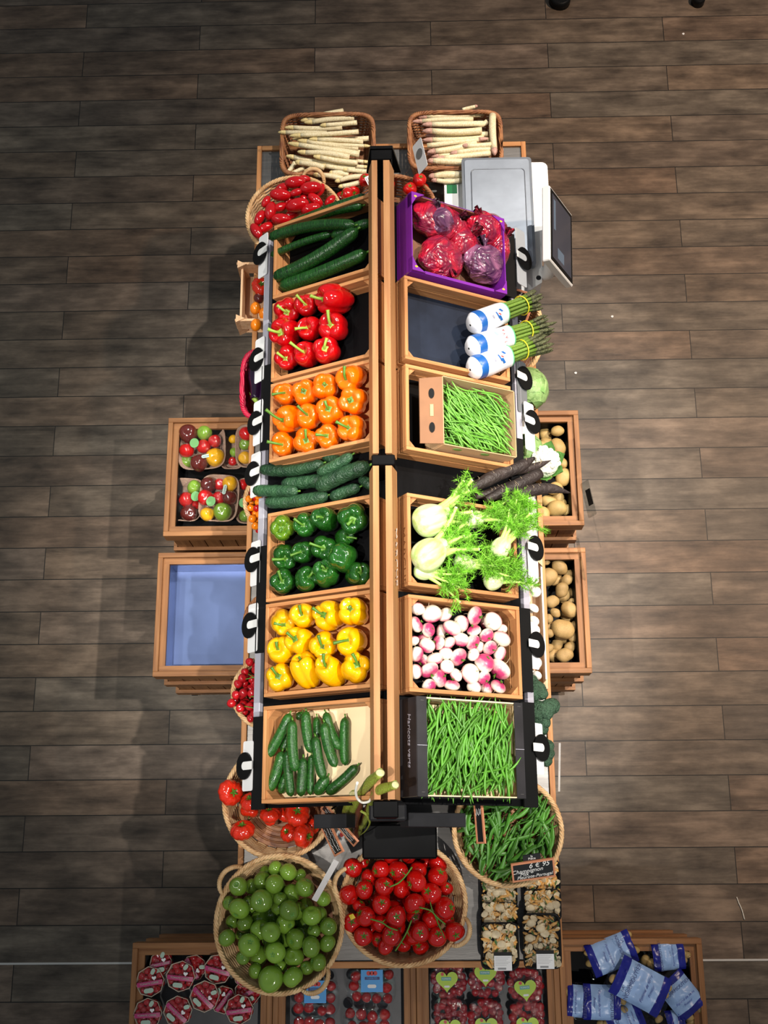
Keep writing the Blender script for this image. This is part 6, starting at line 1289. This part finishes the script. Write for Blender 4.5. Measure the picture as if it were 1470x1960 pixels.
# ================================================================ mushroom trays
def mtray(cx, cy, w_, h_, z, tilt, label, seed, lab=None, pale=False):
    px, py = 860 + cx / 5.444, 1600 + cy / 5.444; s_ = mpp(px, py, z); a, b = w_ / 5.444 / 2 * s_, h_ / 5.444 / 2 * s_; P = at(px, py, z); rn = random.Random(seed)
    M = Matrix.Translation(P) @ Matrix.Rotation(tilt, 4, 'X'); r = empty('mushroom_tray', M, label, 'tray', 'black trays of mixed mushrooms')
    m = MB(); shell(m, [sell(a * .88, b * .9, 7, 40, -.032), sell(a, b, 7, 40, 0), sell(a * .93, b * .94, 7, 40, 0), sell(a * .84, b * .86, 7, 40, -.028)]); m.build('tray', 'black_plastic', r)
    m = MB()
    for i in range(210):
        x, y = rn.uniform(-.82, .82) * a, rn.uniform(-.84, .84) * b; z0 = rn.uniform(-.010, .008); k = rn.random(); sz = rn.uniform(.007, .014); Mx = Matrix.Translation((x, y, z0)) @ Matrix.Rotation(rn.uniform(0, 6), 4, 'Z') @ Matrix.Rotation(rn.uniform(-.8, .8), 4, 'X')
        if k < .5: m.sph(ell(sz * 1.3, sz * .45, sz * .3), 8, 6, 0, Mx)
        elif k < .86: m.sph(lambda th, ph: Vector((sz * math.sin(ph) * math.cos(th), sz * .8 * math.sin(ph) * math.sin(th), -sz * .25 * math.cos(ph) + sz * .3 * math.sin(ph) ** 2)), 9, 6, 1, Mx)
        else: m.add([Mx @ Vector(q) for q in ((-sz, 0, .004), (0, sz * .4, .006), (sz, 0, .004), (0, -sz * .4, .005))], [(0, 3, 2, 1)], 2)
    for i in range(rn.randrange(2, 5)):
        Mx = Matrix.Translation((rn.uniform(-.7, .7) * a, rn.uniform(-.3, .8) * b, .008)) @ Matrix.Rotation(rn.uniform(-.4, .4), 4, 'X'); m.sph(ell(.017, .014, .006), 14, 8, 1, Mx)
    mo = m.build('mushroom_mix', ['mushroom_tan', 'mushroom_pale', 'herb'], None, M); mo['kind'] = 'stuff'; tag(mo, 'sliced mushroom mix filling the ' + label.replace('black tray of mixed mushrooms, ', 'tray '), 'mushrooms', 'sliced mushroom mix in trays')
    dome_film(a * .97, b * .97, 7, .012, .010).build('wrap_film', 'clear_film', r)
    if lab:
        q = MB().box(-.030, .030, -.026, .022, .024, .0248).build('label', 'white_card', r, Matrix.Translation((lab * a, -b * .66, 0))); MB().box(-.030, .030, .022, .034, .024, .0248).build('printed_strip', 'black_plastic', q)
        for i in range(6): MB().box(-.026, .024 - .006 * (i % 3), .016 - .005 * i, .0166 - .005 * i, .0249, .0252).build('print_line', 'grey_card', q)
        MB().box(-.018, .010, -.0225, -.0165, .0249, .0253).build('bar_print', 'grey_card', q)
mtray(515, 600, 390, 300, .895, .12, 'black tray of mixed mushrooms, farthest in the left column', 1)
mtray(525, 860, 395, 330, .910, .12, 'black tray of mixed mushrooms, middle one in the left column', 2)
mtray(525, 1145, 405, 470, .935, .06, 'black tray of mixed mushrooms, nearest in the left column', 3, .12)
mtray(965, 420, 390, 330, .895, .12, 'black tray of mixed mushrooms, behind the chalk price sign', 4)
mtray(970, 720, 395, 330, .912, .12, 'black tray of mixed mushrooms, middle one in the right column', 5)
mtray(965, 1095, 405, 560, .935, .06, 'black tray of mixed mushrooms, nearest in the right column', 6, .10)

# ================================================================ weighing scale with touch screen
P = at(953, 402, 1.02); r = empty('weighing_scale', Matrix.Translation((0, 0, 0)), 'white retail scale with grey steel platter and tilted touch screen', 'scale')
def rrect(x0, x1, y0, y1, rd, k=5):
    pts = []
    for (cx, cy, a0) in ((x1 - rd, y1 - rd, 0), (x0 + rd, y1 - rd, 90), (x0 + rd, y0 + rd, 180), (x1 - rd, y0 + rd, 270)):
        for i in range(k + 1): t_ = math.radians(a0 + 90 * i / k); pts.append((cx + rd * math.cos(t_), cy + rd * math.sin(t_)))
    return pts
MB().prism(rrect(.180, .608, 2.50, 2.758, .025), .862, .955).build('body_back', 'white_plastic', r)
MB().prism([(.24, 2.24), (.36, 2.16), (.50, 2.16), (.560, 2.20), (.575, 2.50), (.24, 2.50)], .862, .970).build('body_front', 'white_plastic', r)
for x in (.23, .54):
    for y in (2.25, 2.70): MB().tube([(x, y, STZ), (x, y, .863)], .016, 12).build('foot', 'black_plastic', r)
MB().prism(rrect(.250, .535, 2.25, 2.745, .014), .992, 1.014).build('platter_skirt', 'platter_edge', r)
pl = MB().prism(rrect(.262, .524, 2.262, 2.733, .012), 1.014, 1.019).build('platter', 'platter', r); MB().prism(rrect(.290, .502, 2.30, 2.685, .014), 1.019, 1.0215).build('raised_panel', 'platter', pl)
m = MB(); m.tube([Vector((x, y, 1.0205)) for x, y in rrect(.288, .504, 2.298, 2.687, .015)], .0022, 5, 0, True); m.build('pressed_edge', 'platter_edge', pl)
MB().box(.29, .49, 2.33, 2.65, .955, .993).build('load_cell', 'dark_steel', r)
MB().box(.190, .232, 2.618, 2.658, .9551, .9563).build('green_sticker', 'green_label', r)
A, B, C_, D_ = [at(*q) for q in ((1053, 360, 1.24), (1054, 492, 1.24), (1094, 545, 1.045), (1092, 415, 1.045))]
yv = (A - B).normalized(); dv = (D_ - A); dv = (dv - yv * dv.dot(yv)); hh = dv.length; dv.normalize(); nv = dv.cross(yv); 
if nv.x < 0: nv = -nv
wv = (A - B).length; O_ = (A + B + C_ + D_) / 4
SM = Matrix(((yv.x, -dv.x, nv.x, O_.x), (yv.y, -dv.y, nv.y, O_.y), (yv.z, -dv.z, nv.z, O_.z), (0, 0, 0, 1)))
sc_ = empty('display_head', SM); sc_.parent = r; sc_.matrix_parent_inverse = Matrix(); sc_.matrix_basis = SM
D.objects.remove(sc_)
MB().box(-wv / 2 - .012, wv / 2 + .012, -hh / 2 - .012, hh / 2 + .012, -.030, .002, 0, SM, .004).build('screen_housing', 'white_plastic', r)
so = MB().box(-wv / 2 - .004, wv / 2 + .004, -hh / 2 - .004, hh / 2 + .004, .0021, .0034, 0, SM).build('screen_bezel', 'black_plastic', r)
MB().box(-wv / 2 + .012, wv / 2 - .012, -hh / 2 + .012, hh / 2 - .012, .0035, .0042, 0, SM).build('screen', 'screen_glass', r)
MB().box(-wv / 2 + .03, -wv / 2 + .075, -.02, .045, .0043, .0046, 0, SM).build('screen_window', 'screen_patch', so); MB().box(-.01, wv / 2 - .03, hh / 2 - .045, hh / 2 - .025, .0043, .0046, 0, SM).build('screen_bar', 'screen_patch', so)
MB().tube(smooth_path([(.52, 2.30, .93), (.585, 2.24, .97), O_ - nv * .034], 5), .026, 14).build('screen_arm', 'white_plastic', r)
MB().tube([(.547, 2.22, .9705), (.547, 2.22, .973)], .010, 14).build('level_bubble', 'dark_steel', r)

# ================================================================ signs
def plate(c, th=.003, name='x'):
    TL, TR, BL = [at(*q) for q in c]; u = (TR - TL); v = (BL - TL); W = u.length; xu = u.normalized(); v = v - xu * v.dot(xu); Hh = v.length; yd = -v.normalized(); n = xu.cross(yd)
    O = TL + xu * W / 2 - yd * Hh / 2; return Matrix(((xu.x, yd.x, n.x, O.x), (xu.y, yd.y, n.y, O.y), (xu.z, yd.z, n.z, O.z), (0, 0, 0, 1))), W, Hh
def chalk_sign(c, label, lines, frame='orange_frame', sw=None, scrib=0, seed=0):
    M, W, Hh = plate(c); r = empty('chalk_sign', M, label, 'sign', 'small framed chalk price signs'); f = .006
    MB().box(-W / 2 + f, W / 2 - f, -Hh / 2 + f, Hh / 2 - f, -.003, .001).build('board', 'chalkboard', r)
    MB().box(-W / 2, W / 2, -Hh / 2, -Hh / 2 + f, -.004, .003).box(-W / 2, W / 2, Hh / 2 - f, Hh / 2, -.004, .003).box(-W / 2, -W / 2 + f, -Hh / 2 + f, Hh / 2 - f, -.004, .003).box(W / 2 - f, W / 2, -Hh / 2 + f, Hh / 2 - f, -.004, .003).build('frame', frame, r)
    for t_, x, y, s_ in lines: text_mesh(t_, s_, 'chalk', r, Matrix.Translation((x * W, y * Hh, .0016)) @ Matrix.Rotation(.03, 4, 'Z'), 'chalk_writing', .3)
    rn = random.Random(seed)
    for i in range(scrib):
        y = Hh * (.28 - .56 * i / max(1, scrib - 1)); pts = [Vector(((-.40 + .80 * k / 26) * W, y + rn.uniform(-.11, .11) * Hh / max(2, scrib) * 2, .0022)) for k in range(27)]; MB().tube(pts, .0005, 4).build('chalk_scribble', 'chalk', r)
    return r
s_ = chalk_sign([(977.5, 1654, 1.085), (1060, 1642, 1.085), (973, 1690, 1.045)], 'chalk price sign above the mushroom trays reading 6 euros 95', [('6 \u20ac 95', .14, .27, .026), ('Champignon', -.14, .02, .021), ('Mix', -.22, -.15, .020), ('Pleurote-Portugal', .02, -.30, .017)])
MB().box(-.040, .020, .0, .046, -.009, -.005).build('back_tab', 'chalkboard', s_, Matrix.Translation((.01, .012, 0)))
text_mesh('la', .012, 'chalk', s_, Matrix.Translation((.0, .052, -.004)), 'chalk_writing'); text_mesh('Pi\u00e8ce', .012, 'chalk', s_, Matrix.Translation((.0, .043, -.004)), 'chalk_writing')
MB().tube([(0, -.03, -.005), (0, -.075, -.10)], .003, 7).build('prong', 'black_metal', s_)
a_ = chalk_sign([(621, 1537, 1.13), (686, 1611, 1.13), (622, 1556, 1.075)], 'slanting chalk sign with orange frame, front of the rhubarb', [], scrib=3, seed=2)
MB().tube([(-.06, -.02, -.005), (-.065, -.15, -.10)], .003, 7).build('prong', 'black_metal', a_)
a_ = chalk_sign([(631, 1574, 1.07), (658, 1630, 1.07), (612, 1578, 1.02)], 'chalk sign beneath the slanting one, beside the beef tomatoes', [], scrib=3, seed=3)
a_ = chalk_sign([(907, 1538, 1.09), (923, 1537, 1.12), (916, 1615, 1.09)], 'narrow upright chalk sign standing in the pea pods', [], scrib=1, seed=4)
chalk_sign([(980, 550, 1.05), (1011, 560, 1.05), (976, 566, 1.02)], 'chalk sign behind the farthest asparagus bunch, upper one', [('2,6', .2, .1, .022)], seed=5)
chalk_sign([(972, 563, 1.03), (1004, 572, 1.03), (968, 584, 1.0)], 'chalk sign with a 3 beside the purple carton corner', [('3,', .05, .05, .026)], seed=6)
chalk_sign([(1016, 594, 1.06), (1004, 626, 1.06), (996, 585, 1.03)], 'orange-framed chalk sign between two asparagus bunches, with an H', [('H', .2, .0, .020)], seed=7)
def card(c, matn, label, cat='sign', th=.0015, name='card_sign', extra=None, group=None, prong=.13):
    M, W, Hh = plate(c); o = MB().prism(rrect(-W / 2, W / 2, -Hh / 2, Hh / 2, min(W, Hh) * .12), 0, th).build(name, matn, None, M); tag(o, label, cat, group)
    if extra: extra(o, W, Hh, th)
    if prong: MB().box(-.003, .003, -Hh / 2 - prong, -Hh / 2 + .01, -.003, 0).build('prong', 'clear_plastic', o)
    return o
card([(806, 262, 1.14), (819, 316, 1.14), (794, 300, 1.08)], 'white_card', 'white card leaning beside the far right asparagus basket', extra=lambda o, W, H, th: MB().prism([(W * .16 * math.cos(i * .35) - .01, H * .35 * math.sin(i * .35)) for i in range(18)], th, th + .001).build('printed_mark', 'grey_card', o))
card([(640, 1645, 1.10), (597, 1722, 1.10), (649, 1650, 1.07)], 'white_plastic', 'white narrow sign seen edge-on between the two front baskets', extra=lambda o, W, H, th: MB().box(-W * .1, W * .3, -H * .5, -H * .1, th, th + .001).build('black_mark', 'black_plastic', o))
card([(697, 340, 1.03), (712, 333, 1.03), (703, 366, 1.02)], 'white_card', 'small white striped tag by the end of the rack', 'tag', extra=lambda o, W, H, th: [MB().box(-W * .4 + i * W * .22, -W * .32 + i * W * .22, -H * .4, H * .4, th, th + .0006).build('stripe', 'grey_card', o) for i in range(4)])
card([(652, 1585, 1.0), (664, 1590, 1.0), (648, 1606, .99)], 'white_card', 'small card with a red tomato picture behind chalk signs', 'card', extra=lambda o, W, H, th: MB().prism([(W * .32 * math.cos(i * .5), H * .22 * math.sin(i * .5)) for i in range(12)], th, th + .0006).build('tomato_picture', 'red_print', o))
card([(1111, 926, .75), (1126, 917, .80), (1113, 1000, .70)], 'acrylic', 'clear plastic sign holder on the corner of far right bin', 'sign holder', extra=lambda o, W, H, th: MB().box(-W * .1, W * .45, -H * .2, H * .25, th, th + .001).build('black_insert', 'black_plastic', o))
card([(1102, 1028, .74), (1108, 1030, .78), (1122, 1112, .72)], 'acrylic', 'clear plastic fin between the two right bins', 'sign holder')
card([(1070, 1422, .850), (1073, 1422, .855), (1073, 1515, .850)], 'white_plastic', 'thin white strip on the right table edge by broccoli', 'strip', prong=0)
# crumpled clear bag on the steel between the baskets
m = MB(); K = 22
for i in range(K + 1):
    for j in range(K + 1):
        x, y = (i / K - .5) * .20, (j / K - .5) * .17; m.v.append((x, y, .012 + .045 * max(0, 1 - (x / .1) ** 2) * max(0, 1 - (y / .085) ** 2) * (1 + noise.noise(Vector((x * 28, y * 28, 3.3)))) + .008 * noise.noise(Vector((x * 60, y * 60, 1.3)))))
for i in range(K):
    for j in range(K): m.f.append((i * (K + 1) + j, (i + 1) * (K + 1) + j, (i + 1) * (K + 1) + j + 1, i * (K + 1) + j + 1)); m.m.append(0); m.sm.append(False)
P = at(628, 1668, .86); tag(m.build('plastic_bag', 'clear_film', None, Matrix.Translation((P.x, P.y, STZ))), 'crumpled clear plastic bag on the steel between front baskets', 'bag')

# ================================================================ rhubarb
def rhub(pts, R, label, matn):
    P = smooth_path([at(*q) for q in pts], 6); n = len(P); o = tag(MB().tube(P, [R * (1.0 + .12 * math.sin(i)) for i in range(n)], 14, flat=.75).build('rhubarb_stalk', matn), label, 'rhubarb', 'bundle of rhubarb stalks')
    MB().sph(ell(R * .92, R * .75, .002), 14, 4, 0, basis(P[-1], P[-1] - P[-2])).build('cut_end', 'rhubarb_cut', o)
rhub([(670, 1598, .90), (674, 1552, 1.15), (698, 1508, 1.42), (728, 1479, 1.58)], .0165, 'longest rhubarb stalk, its green end highest over crate', 'rhubarb_green')
rhub([(683, 1600, .90), (704, 1560, 1.18), (718, 1518, 1.46), (757, 1502, 1.575)], .0150, 'rhubarb stalk bending right over the divider boards', 'rhubarb_green')
rhub([(676, 1602, .90), (684, 1562, 1.12), (693, 1522, 1.34)], .0150, 'short brownish rhubarb stalk in the middle of the bundle', 'rhubarb_red')
rhub([(680, 1604, .90), (699, 1562, 1.12), (714, 1524, 1.36)], .0145, 'short rhubarb stalk at the right of the bundle', 'rhubarb_red')
rhub([(664, 1600, .90), (660, 1560, 1.10), (676, 1520, 1.30)], .0150, 'rhubarb stalk at the left edge of the bundle', 'rhubarb_green')
tag(MB().tube(smooth_path([at(684, 1498, 1.52), at(681, 1514, 1.47), at(684, 1528, 1.42), at(694, 1536, 1.40), at(706, 1534, 1.41), at(711, 1528, 1.42)], 6), .0042, 8).build('string', 'string'), 'white string tied around the rhubarb bundle', 'string')
tag(MB().tube(smooth_path([at(690, 1552, 1.25), at(702, 1560, 1.25), at(708, 1575, 1.2), at(700, 1590, 1.12), at(690, 1598, 1.05)], 6), .0045, 7, flat=.4).build('peel', 'rhubarb_green'), 'curled strip of rhubarb peel hanging beside the black box', 'peel')

# ================================================================ floor bits
for (x, y, w_) in ((1172, 606, 'right of the asparagus bunches'), (1102, 714, 'right of the pale cabbage'), (1308, 65, 'near the top right corner')):
    P = at(x, y, .001); tag(MB().prism([(.006 * math.cos(i) * (1 + .3 * (i % 2)), .006 * math.sin(i)) for i in range(6)], 0, .003).build('paper_scrap', 'white_card', None, Matrix.Translation((P.x, P.y, 0.0))), 'tiny white paper scrap on the floor ' + w_, 'scrap', 'paper scraps on the floor')
tag(MB().tube(smooth_path([at(1410, 1717, .003), at(1414, 1728, .003), at(1420, 1742, .003), at(1425, 1760, .003)], 5), .0022, 5).build('thread', 'string'), 'short white thread on the floor at the lower right', 'thread')
for (x, y, R, w_) in ((1073, -9, .056, 'larger black round foot'), (1339, -7, .034, 'smaller black round foot')):
    P = at(x, y, .05); tag(MB().tube([(0, 0, 0), (0, 0, .04), (0, 0, .05)], [R, R, R * .85], 24).build('stand_foot', 'black_plastic', None, Matrix.Translation((P.x, P.y, 0))), w_ + ' of a stand at the top edge of the photo', 'stand')
